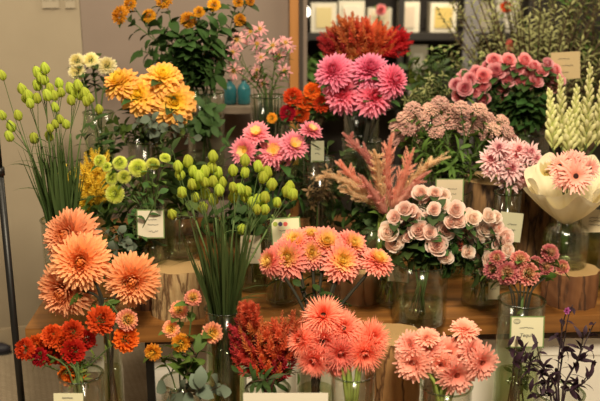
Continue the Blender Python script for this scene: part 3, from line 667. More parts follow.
# small salmon and yellow zinnias
v_z = vase('glass_vase', 181, 1.78, BZ, 380, 40, 'clear glass vase hidden among leaves holding the small zinnias', fill=.5)
for kd, px, py, d, lab, fz in (('salmon_zinnia', 193, 298, 18, 'salmon zinnia standing tallest before the tan log', .9), ('salmon_zinnia', 179, 310, 19, 'salmon zinnia just below the tallest, before the log', .8),
                       ('salmon_zinnia', 171, 329, 18, 'dusty pink zinnia with a yellow heart at table edge height', .6), ('gold_zinnia', 181, 343, 20, 'yellow gold zinnia below the dusty pink one', .2),
                       ('salmon_zinnia', 212, 333, 22, 'salmon and yellow zinnia beside the red celosia', .3), ('gold_zinnia', 153, 352, 18, 'gold zinnia next to the black table leg', .2)):
    single('zinnia', kd, px, py, d, 1.80 + rj(.02), v_z, lab, 'flower', faced(px, py, 181, 330, .8, fz), 'small salmon zinnias', stem_green, .0018, (5, .05, .024), leaf_mid, .3)
def euc(vs, tips, Y, lab, n=6, L=.04, W=.036, m=None):
    spray('eucalyptus_branch', vs, [(None, a, b, 4) for a, b in tips], Y, lab, 'foliage', 'eucalyptus', stem_brown, .0018, (n, L, W), m or leaf_grey, bl=(n, L, W), hub=.5)
euc(v_z, [(178, 358), (196, 352), (204, 378)], 1.76, 'grey green eucalyptus under the small zinnias', 4, .05, .03, leaf_mid)
euc(v_z, [(165, 392), (200, 388), (226, 384)], 1.70, 'broad grey eucalyptus leaves along the bottom by the grass vase', 5, .045, .034)
# tall vase with grassy green-bud stems
v_n = vase('glass_vase', 225, 1.88, BZ, 308, 41, 'tall green tinted glass vase packed with grassy stems', mat=green_glass, fill=.72)
NB = [[(178,166),(188,161),(193,171),(182,192),(172,214),(180,174)], [(205,171),(192,184),(197,184),(195,197),(203,207),(199,176)], [(213,156),(212,167),(205,182),(213,181),(205,193),(218,172)],
      [(222,182),(213,199),(219,190),(242,229)], [(233,170),(245,160),(245,172),(240,189),(233,187),(233,197)], [(258,166),(267,172),(272,184),(263,177),(247,191),(245,197)],
      [(252,202),(258,199),(265,197),(265,209),(257,209),(262,203)], [(277,202),(287,191),(293,194),(290,186)]]
def budspray(vs, pts, Y, d, lab, grp, dz=.03):
    return spray('green_bud_stem', vs, [('green_bud', a, b, d*random.uniform(.9, 1.1), random.uniform(-dz, dz)) for a, b in pts], Y, lab, 'flower', grp, stem_green, .0024, (2, .10, .007), leaf_grass,
                 centre=(sum(p[0] for p in pts)/len(pts), sum(p[1] for p in pts)/len(pts) + 10), spread=.8, up=1.2, hub=.68, bname='bud', lstart=.12, twig=.4)
for lab, pts in zip(ranks([sum(p[0] for p in q)/len(q) for q in NB]), NB):
    budspray(v_n, pts, 1.98, 13.6, 'lime green bud stem in the central grassy vase, ' + lab, 'green bud stems in the central vase')
def grass(vs, n, zmax, lab, spread=.10, W=.009, Y=0, nm='grass_clump', lean=0):
    pos = vs.c.copy(); pos.z = vs.z0 + .02; o = thing(nm, pos, lab, 'foliage'); mb = MB()
    for i in range(n):
        a = random.uniform(0, 6.28); q = random.uniform(.2, .8)*vs.mouth; p = V((q*math.cos(a)*.7, q*math.sin(a)*.7, 0)); H = vs.z1 - pos.z
        L = (zmax - pos.z)*random.uniform(.75, 1.05); sp = spread*q/vs.mouth*random.uniform(.5, 1.5); tip = V((math.cos(a)*sp + lean*random.random(), math.sin(a)*sp*.6, L))
        m = V((q*math.cos(a), q*math.sin(a), H)); n_ = 7; rows = []; uvs = []; side = V((math.sin(a + rj(1.5)), -math.cos(a), 0)).normalized()
        side = (side + V((rj(.8), rj(.8), 0))).normalized()
        for k in range(n_ + 1):
            s = k/n_; c = p.lerp(m, s/.5) if s < .5 and L > H*1.2 else (m.lerp(tip, (s - .5)/.5) if L > H*1.2 else p.lerp(tip, s)); hw = W*.5*min(1, (1 - s)*3 + .05)
            nn = V((-side.y, side.x, 0)); rows.append([c - side*hw + nn*hw*.4, c, c + side*hw + nn*hw*.4]); uvs.append((1, s))
        mb.strip(rows, uvs)
    link('blades', mb.mesh('blades', leaf_grass), o); return o
grass(v_n, 95, P(220, 205, 1.95).z, 'dense dark green grass blades filling the central tall vase', .115, .0085)
# red celosia
cel_r = petal('celosia_red', (.55, .06, .03), (.64, .07, .045), (.72, .13, .09), rnd=.25, trans=.25)
cel_o = petal('celosia_orange', (.66, .11, .025), (.74, .16, .05), (.78, .24, .10), rnd=.2, trans=.25)
cel_m = petal('celosia_rust', (.50, .10, .03), (.58, .15, .05), (.68, .26, .12), rnd=.2, trans=.25)
cel_p = petal('celosia_pale', (.78, .30, .26), (.82, .38, .31), (.88, .54, .40), rnd=.18, trans=.25)
cel_y = petal('celosia_yellow', (.85, .58, .05), (.92, .68, .07), (.92, .70, .10), rnd=.15)
cel_c = petal('celosia_cream', (.74, .44, .26), (.80, .56, .34), (.84, .70, .44), rnd=.15, trans=.25)
def spike(mb, pts, r0, n, bl, bw, tip=.2, mi=0, out=.75):
    m = len(pts); 
    for i in range(n):
        f = (i + random.random())/n; k = f*(m - 1); j = min(int(k), m - 2); p = pts[j].lerp(pts[j+1], k - j); t = (pts[j+1] - pts[j]).normalized(); a = i*2.39996
        o1 = t.orthogonal().normalized(); o2 = t.cross(o1); d = o1*math.cos(a) + o2*math.sin(a); s = (1 - f)*(1 - tip) + tip
        mb.leaf(p + d*r0*s*.5, d*out + t*.8, t, bl*s*random.uniform(.75, 1.25), bw*s, -.5, (.5, 1, .05), .3, f, mi)
def plume(name, vs, base_px, tips, Y, mat, lab, cat, grp, sz=1.0, stem=stem_red, leafm=leaf_dark, leaves=(6, .07, .018), r=.008, feather=True, n=60):
    """feathery plume: a main spike with side spikes between the foot and tip of the head"""
    (tx, ty), (bx, by) = tips; tip = P(tx, ty, Y + rj(.02)); foot = P(bx, by, Y); ax = tip - foot; L = ax.length
    pts = stem_points(vs, foot, ax.normalized()); base = pts[0]; o = thing(name, base, lab, cat, grp); loc = [p - base for p in pts]
    mb = MB(); mb.tube(loc + [tip - base - ax*.3], [.003*sz]*len(loc) + [.001], 6); link('stem', mb.mesh('stem', stem), o)
    mb = MB(); add_leaves(mb, loc, *leaves, .45, .7); 
    if mb.v: link('foliage', mb.mesh('foliage', leafm), o)
    mb = MB(); f0 = foot - base; q = [f0 + ax*s for s in (0, .3, .6, 1)]; spike(mb, q, r*sz, n*2, .026*sz, .010*sz)
    if feather:
        for i in range(15):
            s = .04 + .72*i/15; a = i*2.4; o1 = ax.normalized().orthogonal(); o2 = ax.normalized().cross(o1); d = (o1*math.cos(a) + o2*math.sin(a))
            p0 = f0 + ax*s; l = L*(.50 - .40*s)*random.uniform(.8, 1.15); p1 = p0 + d*l*.55 + ax.normalized()*l*.6; p2 = p1 + ax.normalized()*l*.6 + d*l*.1
            spike(mb, [p0, p1, p2], r*.6*sz, 40, .020*sz, .0085*sz)
    link('plume', mb.mesh('plume', mat), o); return o
v_w = vase('glass_vase', 268, 1.76, BZ, 388, 44, 'low glass vase holding the red celosia plumes', fill=.6)
for (tx, ty, bx, by, m, lab) in ((235, 318, 258, 368, cel_r, 'red celosia plume leaning over the grass vase'), (240, 345, 262, 378, cel_r, 'red celosia plume hanging low on the left of its bunch'),
        (252, 315, 262, 365, cel_m, 'rusty red celosia plume standing at the back of its bunch'), (268, 322, 268, 366, cel_o, 'bright orange celosia plume in the middle of its bunch'),
        (264, 345, 266, 384, cel_o, 'orange celosia plume facing forward and low in the red bunch'), (283, 318, 275, 368, cel_r, 'crimson celosia plume between the orange and rust plumes'), (286, 345, 276, 382, cel_r, 'dark red celosia plume beside the coral gerberas'),
        (303, 312, 284, 362, cel_m, 'rust orange celosia plume touching the coral gerberas'), (245, 300, 252, 330, cel_o, 'thin orange celosia tip rising beside the grass vase')):
    plume('celosia_plume', v_w, None, ((tx, ty), (bx, by)), 1.80, m, lab, 'flower', 'red celosia plumes', .95, leaves=(5, .05, .014))
euc(v_w, [(238, 372), (300, 372), (252, 382)], 1.72, 'dark green leafy sprig under the red celosia', 5, .04, .012, leaf_dark)
card(243, 394, 328, 420, 1.60, 'wide white paper sign along the bottom edge', [(-.8, -.6, .1, .05)], paper_m=plain('paper_white', (.72, .66, .54), .7), name='paper_sign')
# coral spider gerberas
v_x = vase('glass_vase', 353, 1.74, BZ, 372, 44, 'clear glass vase holding the coral spider gerberas', fill=.5)
for px, py, d, f, lab in ((323, 314, 38, (-.1, -.8, .8), 'coral spider gerbera at the top of its bunch'), (323, 343, 46, (-.1, -1, .3), 'large coral spider gerbera in the middle of its bunch'), (344, 327, 34, (.2, -.9, .7), 'coral spider gerbera tucked behind the large middle one'),
        (365, 355, 38, (.1, -1, .0), 'coral spider gerbera facing forward with a dark eye'), (374, 338, 36, (.5, -.8, .5), 'coral spider gerbera at the right end of its bunch'), (341, 355, 36, (0, -1, .1), 'coral spider gerbera low in the centre, showing its dark eye'),
        (313, 362, 34, (-.3, -1, -.1), 'coral spider gerbera drooping lowest beside the white sign'), (300, 341, 32, (-.7, -.8, .3), 'coral spider gerbera beside the red celosia plumes'), (338, 368, 26, (0, -1, -.3), 'small coral spider gerbera over the vase rim')):
    single('gerbera', 'spider_gerbera', px, py, d*1.15, 1.76 + (345 - py)*.0008 + rj(.01), v_x, lab, 'flower', f, 'coral spider gerberas', leaves=(0, 0, 0), stem=plain('stem_lime', (.26, .34, .07), .5, noise=.2), srad=.0042)
# pink gerberas
v_y = vase('glass_vase', 446, 1.74, BZ, 384, 52, 'clear glass vase holding the salmon pink gerberas', fill=.5)
for px, py, d, f, lab in ((411, 364, 36, (-.5, -1, .1), 'salmon pink gerbera at the lower left of its bunch'), (429, 349, 35, (-.2, -.9, .7), 'salmon pink gerbera in the upper middle of its bunch'), (408, 345, 30, (-.6, -.7, .7), 'salmon pink gerbera facing up beside the log stump'),
        (451, 352, 33, (.1, -.9, .6), 'salmon pink gerbera in the centre of its bunch'), (458, 377, 37, (.1, -1, .0), 'salmon pink gerbera hanging lowest in front'), (484, 364, 34, (.35, -1, .1), 'salmon pink gerbera at the right end showing its whole face'),
        (474, 349, 28, (.5, -.8, .6), 'salmon pink gerbera behind the one showing its face'), (465, 327, 26, (0, -.4, 1), 'pale pink gerbera seen edge-on above the others'), (427, 335, 22, (-.1, -.5, 1), 'small salmon pink gerbera seen edge-on at the top'), (441, 366, 26, (-.1, -1, -.1), 'salmon pink gerbera half hidden at the bottom of its bunch')):
    single('gerbera', 'gerbera', px, py, d*1.12, 1.74 + (350 - py)*.0008 + rj(.01), v_y, lab, 'flower', f, 'salmon pink gerberas', stem=MATS['stem_lime'], srad=.0042)
# wine zinnias in the tall square-ish vase with card
v_b = vase('glass_vase', 522, 1.92, BZ, 300, 46, 'tall clear glass vase with a bordered card and cut stems', mat=green_glass, fill=.42)
for px, py, d, lab in ((520, 260, 17, 'wine red zinnia at the top of its bunch'), (507, 273, 21, 'wine red zinnia on the left below the pale roses'), (528, 274, 21, 'wine red zinnia in the middle above the glass vase'), (550, 253, 16, 'pale wine zinnia standing before the short red log'),
        (545, 267, 16, 'wine red zinnia just below the pale wine one'), (562, 267, 13, 'small wine zinnia with a yellow edge at the right end'), (493, 270, 16, 'dark wine zinnia deep under the pale roses'), (497, 258, 14, 'small wine zinnia touching the pale roses'), (536, 263, 13, 'small wine zinnia between the middle and right ones')):
    single('zinnia', 'wine_zinnia', px, py, d*1.2, 1.97 + rj(.02), v_b, lab, 'flower', faced(px, py, 525, 275, 1, .6), 'wine red zinnias', stem_dark, .002, (5, .045, .018), leaf_mid, .55)
card(511, 317, 543, 347, 1.852, 'cream card with green border and looped logo on the tall vase', [(-.45, .4, .28, .06)], [(-.62, .68, -.14, (.05, .05, .04))], border=True, text=[('Tequila', 0, -.30, .32)])
spray('leafy_stem', v_b, [(None, a, b, 3, 0) for a, b in ((512, 372), (522, 365), (530, 376), (518, 352), (527, 385), (512, 390), (533, 360))], 1.92, 'cut green stems and leaves inside the tall vase with the bordered card', 'foliage', None, stem_green, .003, (5, .03, .012), leaf_mid, bl=(7, .03, .012), hub=.9)
# purple foliage
v_c = vase('glass_vase', 560, 1.78, BZ, 392, 48, 'low glass vase holding the dark purple foliage', fill=.5)
for pts, lab in (([(508, 345), (520, 335), (513, 362)], 'dark purple leafy stem leaning over the bordered card'), ([(530, 352), (525, 362), (538, 342), (545, 365)], 'dark purple leafy stem with violet leaves beside the bordered card'), ([(556, 335), (562, 318), (573, 305), (565, 348)], 'tallest dark purple stem, before the short log'),
                 ([(585, 335), (592, 350), (578, 360), (596, 322)], 'dark purple branching stem over the white carton'), ([(597, 362), (590, 378), (575, 385)], 'dark purple leafy stem lowest at the right edge'), ([(545, 385), (530, 392), (560, 372)], 'dark purple leafy stem low in front of the glass')):
    spray('purple_foliage_stem', v_c, [(None, a, b, 4, rj(.06)) for a, b in pts], 1.80, lab, 'foliage', 'dark purple foliage stems', plain('stem_purple', (.03, .014, .02), .5), .0022, (5, .040, .013), leaf_purple, bl=(5, .034, .011), hub=.55)
spray('purple_flower_stem', v_c, [('violet', 567, 311, 8, 0), ('violet', 569, 307, 6, 0)], 1.80, 'small bright violet flower on a dark stem before the short log', 'flower', None, MATS['stem_purple'], .0018, (3, .03, .012), leaf_purple) if False else None
proto('violet_flower', [petal('violet_petal', (.35, .05, .22), (.42, .08, .30), (.5, .15, .4)), calyx], lambda: rings_bloom([(6, .1, .05, .8, .5, 30, 10, RD, .3, 1), (5, .1, .1, .6, .4, 60, 0, RD, .3, .5)]), 1)
single('violet_flower', 'violet_flower', 567, 311, 9, 1.80, v_c, 'small bright violet flower among the dark purple stems', 'flower', (0, -1, .5), None, MATS['stem_purple'], .0015, (3, .03, .012), leaf_purple)

# ================================================================== middle row (on the table)
S(202)
v_s = vase('glass_vase', 281, 2.18, TZ, 222, 32, 'tall clear vase with a lime card and pale stems, behind the salmon dahlias', fill=.35)
card(271, 218, 301, 248, 2.13, 'lime cream card with three round logos on the tall vase', [(-.45, .6, .18, .05), (-.1, .3, -.15, .05), (-.3, .2, -.5, .05)], [(-.68, .62, .16, (.40, .50, .08)), (-.34, .6, .15, (.07, .06, .12)), (.0, .58, .15, (.75, .12, .10))], border=True, paper_m=plain('card_lime', (.80, .78, .50), .7), tilt=-4)
v_s2 = vase('glass_vase', 250, 2.28, TZ, 228, 30, 'grey green glass vase with the smaller card behind the grass', mat=green_glass, fill=.5)
card(240, 236, 261, 263, 2.22, 'small weathered card with red and blue logos behind the grass', [(-.5, .6, .1, .08), (-.5, .6, -.2, .08), (-.4, .5, -.5, .08)], [(-.6, .65, .16, (.10, .08, .16)), (-.1, .62, .15, (.5, .12, .08))], paper_m=plain('card_old', (.58, .52, .36), .8))
spray('leafy_stem', v_s, [(None, 272, 215, 3), (None, 290, 214, 3), (None, 283, 222, 3)], 2.18, 'pale green leafy stems inside the tall vase with the lime card', 'foliage', None, MATS['stem_lime'], .004, (4, .05, .02), leaf_light, bl=(2, .03, .01))
def bundle(vs, n, up, lab, rad=.0045, m=None):
    base = vs.c + V((0, 0, .016)); o = thing('cut_stems', base, lab, 'foliage'); H = vs.z1 + up - base.z; mb = MB(); lm = MB()
    for i in range(n):
        a = i*2.4; q = vs.mouth*math.sqrt((i + .5)/n)*.8; p0 = V((q*math.cos(a), q*math.sin(a), 0)); p1 = V((q*.6*math.cos(a + .9), q*.6*math.sin(a + .9), H*random.uniform(.8, 1)))
        pts = [p0, p0.lerp(p1, .5) + V((rj(.004), rj(.004), 0)), p1]; mb.tube(pts, rad*random.uniform(.7, 1.1), 6); add_leaves(lm, pts, 3, .04, .014, .5)
    link('stems', mb.mesh('stems', m or MATS['stem_lime']), o); link('foliage', lm.mesh('foliage', leaf_mid), o)
bundle(v_s, 9, .0, 'bundle of pale green cut stems inside the tall vase with the lime card', .006)
# salmon dahlias; their vase stands on the bench behind the coral gerberas
v_d = vase('glass_vase', 316, 1.93, BZ, 338, 40, 'clear glass vase holding the dark stemmed salmon dahlias', fill=.4)
for px, py, d, f, lab in ((287, 257, 40, (-.2, -1, .5), 'salmon dahlia with yellow heart, low and left of centre'), (294, 240, 33, (-.2, -.7, .9), 'salmon dahlia behind, nearest the lime card'), (327, 241, 38, (.1, -.75, .8), 'salmon dahlia with bright yellow heart at the top'),
        (343, 260, 41, (.15, -1, .5), 'salmon dahlia with yellow heart, low and right of centre'), (312, 252, 34, (0, -1, .55), 'salmon dahlia in the very centre of the bunch'), (354, 243, 34, (.5, -.75, .8), 'salmon dahlia with yellow heart, high on the right'),
        (379, 258, 33, (.45, -.5, 1.1), 'salmon dahlia apart from its bunch, beside the pale roses'), (268, 261, 30, (-.8, -.8, .5), 'salmon dahlia at the left end, before the lime card'), (311, 234, 26, (0, -.5, 1), 'small salmon dahlia at the back of the bunch')):
    single('dahlia', 'salmon_dahlia', px, py, d*1.08, 2.02 + (250 - py)*.002 + rj(.008), v_d, lab, 'flower', f, 'salmon dahlias', stem_dark, .0042, (2, .06, .03), leaf_dark, .5)
euc(v_d, [(318, 290), (328, 296), (300, 285)], 1.98, 'dark leaves under the salmon dahlias', 4, .045, .022, leaf_dark)
# pale roses
v_r = vase('glass_vase', 421, 2.06, TZ, 262, 55, 'wide tall clear glass vase holding the pale pink spray roses', fill=.32)
RG = [([(388,228,19),(395,238,18),(404,205,15),(395,213,15),(402,220,14)], 'pale pink spray rose stem beside the lone salmon dahlia', 'pale_rose'),
      ([(414,213,18),(419,226,19),(411,206,13),(427,214,13),(408,232,12)], 'pale pink spray rose stem, second from the salmon dahlia', 'pale_rose'),
      ([(421,189,16),(428,198,18),(443,192,16),(442,201,15),(456,205,16),(435,189,13),(434,205,13)], 'pale pink spray rose stem rising highest at the back', 'pale_rose'),
      ([(437,241,20),(446,253,14),(445,227,18),(430,228,13),(455,233,14)], 'pale pink spray rose stem in front with the fullest low bloom', 'pale_rose'),
      ([(464,226,20),(458,216,16),(461,239,15),(451,218,13),(468,211,13)], 'pale pink spray rose stem with one coral bloom', 'pale_rose'),
      ([(473,214,16),(489,212,14),(485,224,17),(480,232,14),(496,213,12),(470,236,13)], 'blush spray rose stem below the tall brown log', 'blush_rose'),
      ([(485,242,17),(490,256,17),(477,250,14),(500,250,16),(468,248,13),(484,265,12)], 'creamy blush spray rose stem above the wine zinnias', 'blush_rose'),
      ([(505,234,18),(497,224,15),(508,246,14),(498,240,13)], 'pale pink spray rose stem furthest right toward the logs', 'pale_rose')]
for pts, lab, kd in RG:
    hd = [(('coral_rose' if (a, b) == (461, 239) else (kd if random.random() < .75 else 'blush_rose')), a, b + 4, d*1.36, rj(.03) + (b < 205)*.05) for a, b, d in pts]
    spray('spray_rose', v_r, hd, 2.06, lab, 'flower', 'pale pink spray roses', stem_green, .003, (9, .05, .03), leaf_dark, centre=(450, 232), spread=.6, up=.45, bl=(5, .04, .028), hub=.5, kdepth=-.03)
spray('rose_foliage', v_r, [(None, 430, 222, 3, .05), (None, 455, 240, 3, .04), (None, 400, 225, 3, .04), (None, 470, 228, 3, .05), (None, 400, 262, 3), (None, 425, 256, 3), (None, 450, 265, 3), (None, 470, 262, 3), (None, 410, 245, 3), (None, 480, 272, 3)], 2.06, 'dark rose leaves spilling over the wide glass vase', 'foliage', None, stem_green, .0025, (6, .05, .035), leaf_dark, bl=(9, .045, .032))
v_g1 = vase('glass_vase', 391, 2.17, TZ, 268, 33, 'short clear glass vase with pale stems beside the tan log', fill=.6)
card(388, 267, 409, 282, 2.115, 'small cream card with handwriting on the short vase', [(-.4, .6, -.3, .14)], border=True, tilt=6)
spray('leafy_stem', v_g1, [(None, 385, 262, 3), (None, 396, 258, 3), (None, 391, 255, 3)], 2.17, 'yellow green stems in the short vase beside the tan log', 'foliage', None, MATS['stem_lime'], .004, (4, .05, .02), leaf_light, bl=(2, .03, .01))
bundle(v_g1, 10, .0, 'bundle of yellow green cut stems in the short vase beside the tan log', .0045)
v_g2 = vase('ribbed_vase', 482, 2.17, TZ, 268, 37, 'round ribbed glass vase on the table under the blush roses', ribs=24, fill=.5)
bundle(v_g2, 8, .0, 'bundle of green cut stems in the round ribbed vase', .003)
card(489, 283, 499, 299, 2.108, 'tiny white tag on the round ribbed vase', [(-.5, .5, .2, .1)], paper_m=MATS['card_paper'], name='paper_tag')
spray('leafy_stem', v_g2, [(None, 476, 262, 3), (None, 488, 262, 3)], 2.17, 'green stems inside the round ribbed vase', 'foliage', None, stem_green, .003, (5, .05, .02), leaf_mid, bl=(2, .03, .01))
# vase holding the paper-wrapped bouquet
v_p = vase('ribbed_vase', 568, 2.22, LZ2, 213, 43, 'ribbed clear vase on the short log holding the paper bouquet', shape='neck', ribs=22, fill=.55)
nk = P(566, 222, 2.22); ax0 = (P(568, 170, 2.175) - nk).normalized()
o = thing('wrapped_bouquet', nk - V((0, 0, .05)), 'cream paper wrapped bouquet of coral gerberas in the ribbed vase', 'bouquet')
def wrap(mb, sc_, ph, lift, back):
    fr = ax0.to_track_quat('Z', 'Y').to_matrix(); m = mpp(180, 2.2); seg = 72; nz = 10; rows = []
    for i in range(nz + 1):
        s = i/nz; row = []
        for k in range(seg + 1):
            a = 2*math.pi*k/seg; fy = -math.sin(a)                     # +1 on the camera side (see below)
            Hh = (44 + 20*max(0, math.sin(a))*back*.6 + 5*math.sin(5*a + ph) + 3*math.sin(9*a))*m*lift
            r = (5 + 37*s**.75 + s*s*(2.4*math.sin(7*a + ph) + 1.6*math.sin(13*a)))*m*sc_
            row.append(V((r*math.cos(a), r*math.sin(a)*.85, Hh*s + .002)))
        rows.append([fr @ p + V((0, 0, .05)) for p in row])
    mb.strip(rows, [(1, i/nz) for i in range(nz + 1)])
papm = petal('wrapping_paper', (.95, .86, .62), (.95, .86, .62), (.96, .88, .66), trans=.2, rnd=0)
mb = MB(); wrap(mb, 1.0, .6, 1.0, 1.0); link('paper_wrap', mb.mesh('paper_wrap', papm), o)
mb = MB(); wrap(mb, .86, 2.4, 1.08, 1.1); link('inner_paper', mb.mesh('inner_paper', papm), o)
bpos = o.location.copy()
mb = MB(); mb.tube([(0, 0, -.04), (0, 0, .05)], .010, 10); link('stem_bundle', mb.mesh('stem_bundle', stem_green), o)
mb = MB(); mb.lathe([(.017, .048), (.019, .052), (.019, .060), (.017, .064)], 20); link('ribbon', mb.mesh('ribbon', plain('ribbon_cream', (.7, .55, .33), .4)), o)
for px, py, d, Y, f in ((577, 176, 40, 2.05, (.05, -1, .3)), (560, 165, 28, 2.09, (-.3, -1, .5)), (578, 157, 26, 2.12, (.2, -.6, 1)), (592, 168, 24, 2.10, (.6, -1, .4)), (563, 180, 24, 2.08, (-.3, -1, .2)), (570, 160, 24, 2.11, (0, -.9, .7))):
    f = V(f).normalized(); r = d*mpp(py, Y)/2; e = P(px, py, Y) - f*r*.3; bloom('gerbera_bloom', random.choice(PROTO['wrapped_gerbera']), o, e - bpos, quat_to(f), r)
    mb = MB(); mb.tube(hermite(nk - bpos, ax0*.06, e - bpos, f*.03, 5), .002, 6); link('stem', mb.mesh('stem', stem_green), o)
mb = MB(); 
for i in range(9): mb.leaf(P(548 + rj(3), 176, 2.11) - bpos, (rj(.5) - .1, -.2, 1), (0, -1, 0), .045, .016, -.2)
link('cream_lily', mb.mesh('cream_lily', petal('cream_leaf', (.65, .50, .10), (.80, .66, .30), (.85, .75, .45))), o)
# green glass block vase at the right edge
v_e = vase('glass_vase', 602, 2.30, TZ, 208, 30, 'dark glass vase at the right edge of the table', mat=green_glass, fill=.75)
card(583, 210, 615, 232, 2.22, 'cream handwritten card on the dark vase at the right edge', [(-.6, .3, .3, .07), (-.6, .3, .0, .07), (-.6, .2, -.35, .07)], paper_m=plain('card_tan', (.60, .50, .32), .7))
# pink chrysanthemums before the tall log
v_m = vase('glass_vase', 508, 2.30, TZ, 192, 27, 'narrow clear vase with green stems before the tall log', fill=.8)
MG = [([(491,159,20),(499,147,17),(503,154,20)], 'pink shaggy chrysanthemum stem, left side of its bunch'), ([(498,168,19),(510,180,20),(522,178,18),(512,168,22)], 'pink shaggy chrysanthemum stem hanging lowest before the log'),
      ([(519,149,18),(531,152,18),(525,160,18),(537,158,13)], 'pink shaggy chrysanthemum stem touching the paper bouquet'), ([(508,161,20),(516,156,18),(489,170,12)], 'pink shaggy chrysanthemum stem in the middle of its bunch')]
for pts, lab in MG:
    spray('chrysanthemum', v_m, [('pink_mum', a, b, d*1.3, rj(.02)) for a, b, d in pts], 2.30, lab, 'flower', 'pink shaggy chrysanthemums', stem_green, .0028, (3, .04, .012), leaf_mid, centre=(511, 165), bl=(1, .03, .01), hub=.6)
card(500, 213, 521, 241, 2.25, 'cream card leaning below the pink chrysanthemums', [(-.3, .5, .2, .06), (-.3, .5, -.2, .06)], tilt=6, paper_m=plain('card_sage', (.50, .48, .32), .7))
# lime pompons
v_q = vase('glass_vase', 150, 2.15, LZ1, 208, 31, 'clear glass vase with a green bordered card holding lime pompons', fill=.45)
card(136, 210, 165, 238, 2.095, 'cream card with green border under the lime pompons', [(-.3, .5, .3, .07), (-.2, .6, -.05, .05), (-.1, .6, -.5, .09)], border=True, paper_m=plain('card_pink_cream', (.66, .60, .46), .7))
for px, py, d, f, lab in ((115, 194, 22, (-.3, -1, .1), 'lime green pompon, lowest and fullest of its bunch'), (138, 168, 22, (.1, -.7, .8), 'pale lime pompon beside the yellow one'), (112, 178, 16, (-.4, -1, .4), 'lime pompon just above the lowest'), (124, 177, 16, (.1, -1, .3), 'green lime pompon in the middle of its bunch'),
        (120, 163, 17, (0, -.8, .8), 'yellow green pompon at the top of its bunch'), (100, 161, 15, (-.5, -.8, .6), 'lime pompon furthest left over the yellow plumes'), (153, 164, 16, (.2, -.4, 1), 'flattened cream lime pompon seen from the side'), (165, 158, 13, (.3, -.3, 1), 'small yellow pompon seen edge-on beside the green buds'), (107, 167, 12, (-.2, -.9, .6), 'small lime pompon half hidden under its neighbours')):
    single('pompon_chrysanthemum', 'pompon', px, py, d, 2.14 + rj(.015), v_q, lab, 'flower', f, 'lime pompon chrysanthemums', stem_green, .0022, (6, .045, .022), leaf_mid, .4)
v_q2 = vase('glass_vase', 181, 2.19, P(179, 266, 2.11).z, 214, 34, 'clear glass vase half full of water on the pale log', fill=.4)
euc(v_q2, [(174, 196), (188, 200), (180, 208)], 2.18, 'dark leafy sprig in the half full vase on the pale log', 4, .04, .018, leaf_mid)
euc(v_q, [(98, 226), (120, 232), (110, 250), (128, 245)], 2.06, 'round leaved grey eucalyptus between the peach dahlias and log', 5, .024, .022)
spray('leafy_stem', v_q, [(None, 110, 262, 3), (None, 120, 255, 3), (None, 105, 240, 3), (None, 132, 215, 3), (None, 160, 192, 3), (None, 145, 185, 3), (None, 105, 275, 3)], 2.08, 'dark green leaves beneath the lime pompons', 'foliage', None, stem_green, .0022, (7, .04, .02), leaf_dark, bl=(9, .035, .018))
# left green buds
v_l = vase('glass_vase', 62, 2.16, TZ, 219, 42, 'clear glass vase with grassy stems behind the peach dahlias', fill=.5)
LB = [[(37,72),(45,68),(40,77),(37,85),(44,79)], [(22,89),(28,95),(37,98),(30,103),(26,98)], [(50,88),(59,83),(61,92),(54,95),(47,95)], [(70,88),(78,85),(80,95),(74,93),(71,100)], [(86,101),(99,109),(85,93),(90,98)],
      [(55,107),(66,124),(60,119)], [(55,124),(49,136),(50,128)], [(2,75),(2,115)], [(11,126),(9,136),(18,115),(34,138)]]
for lab, pts in zip(['top cluster', 'cluster leaning left below the top', 'cluster in the middle of the crown', 'cluster right of the middle', 'cluster reaching right to the cream flowers', 'small cluster under the crown', 'low cluster above the grass', 'stem bending far out to the picture edge', 'stem arching low over the black pole'], LB):
    budspray(v_l, pts, 2.16, 12 if len(pts) > 3 else 11, 'lime green bud stem against the beige wall, ' + lab, 'green bud stems by the wall', .02)
grass(v_l, 80, P(60, 135, 2.16).z, 'clump of dark green grass blades behind the peach dahlias', .09, .009, lean=-.02)
# yellow plumes
v_k = vase('glass_vase', 94, 2.40, TZ, 212, 34, 'dim glass vase holding the yellow celosia plumes', mat=green_glass, fill=.5)
for tx, ty, bx, by, lab in ((99, 148, 95, 190, 'yellow celosia plume rising tallest beside the lime pompons'), (86, 160, 90, 200, 'yellow celosia plume close behind the grass clump'), (104, 172, 97, 206, 'yellow celosia plume lowest beside the lime pompons'), (82, 182, 88, 212, 'short yellow celosia plume low in the grass')):
    plume('celosia_plume', v_k, None, ((tx, ty), (bx, by)), 2.36, cel_y, lab, 'flower', 'yellow celosia plumes', .9, stem_green, leaf_mid)
spray('yellow_filler_stem', v_k, [(None, 60, 170, 3), (None, 70, 175, 3), (None, 52, 180, 3)], 2.38, 'yellow leafy stem seen through the grass blades', 'foliage', None, stem_green, .002, (6, .04, .014), cel_y, bl=(10, .03, .012))
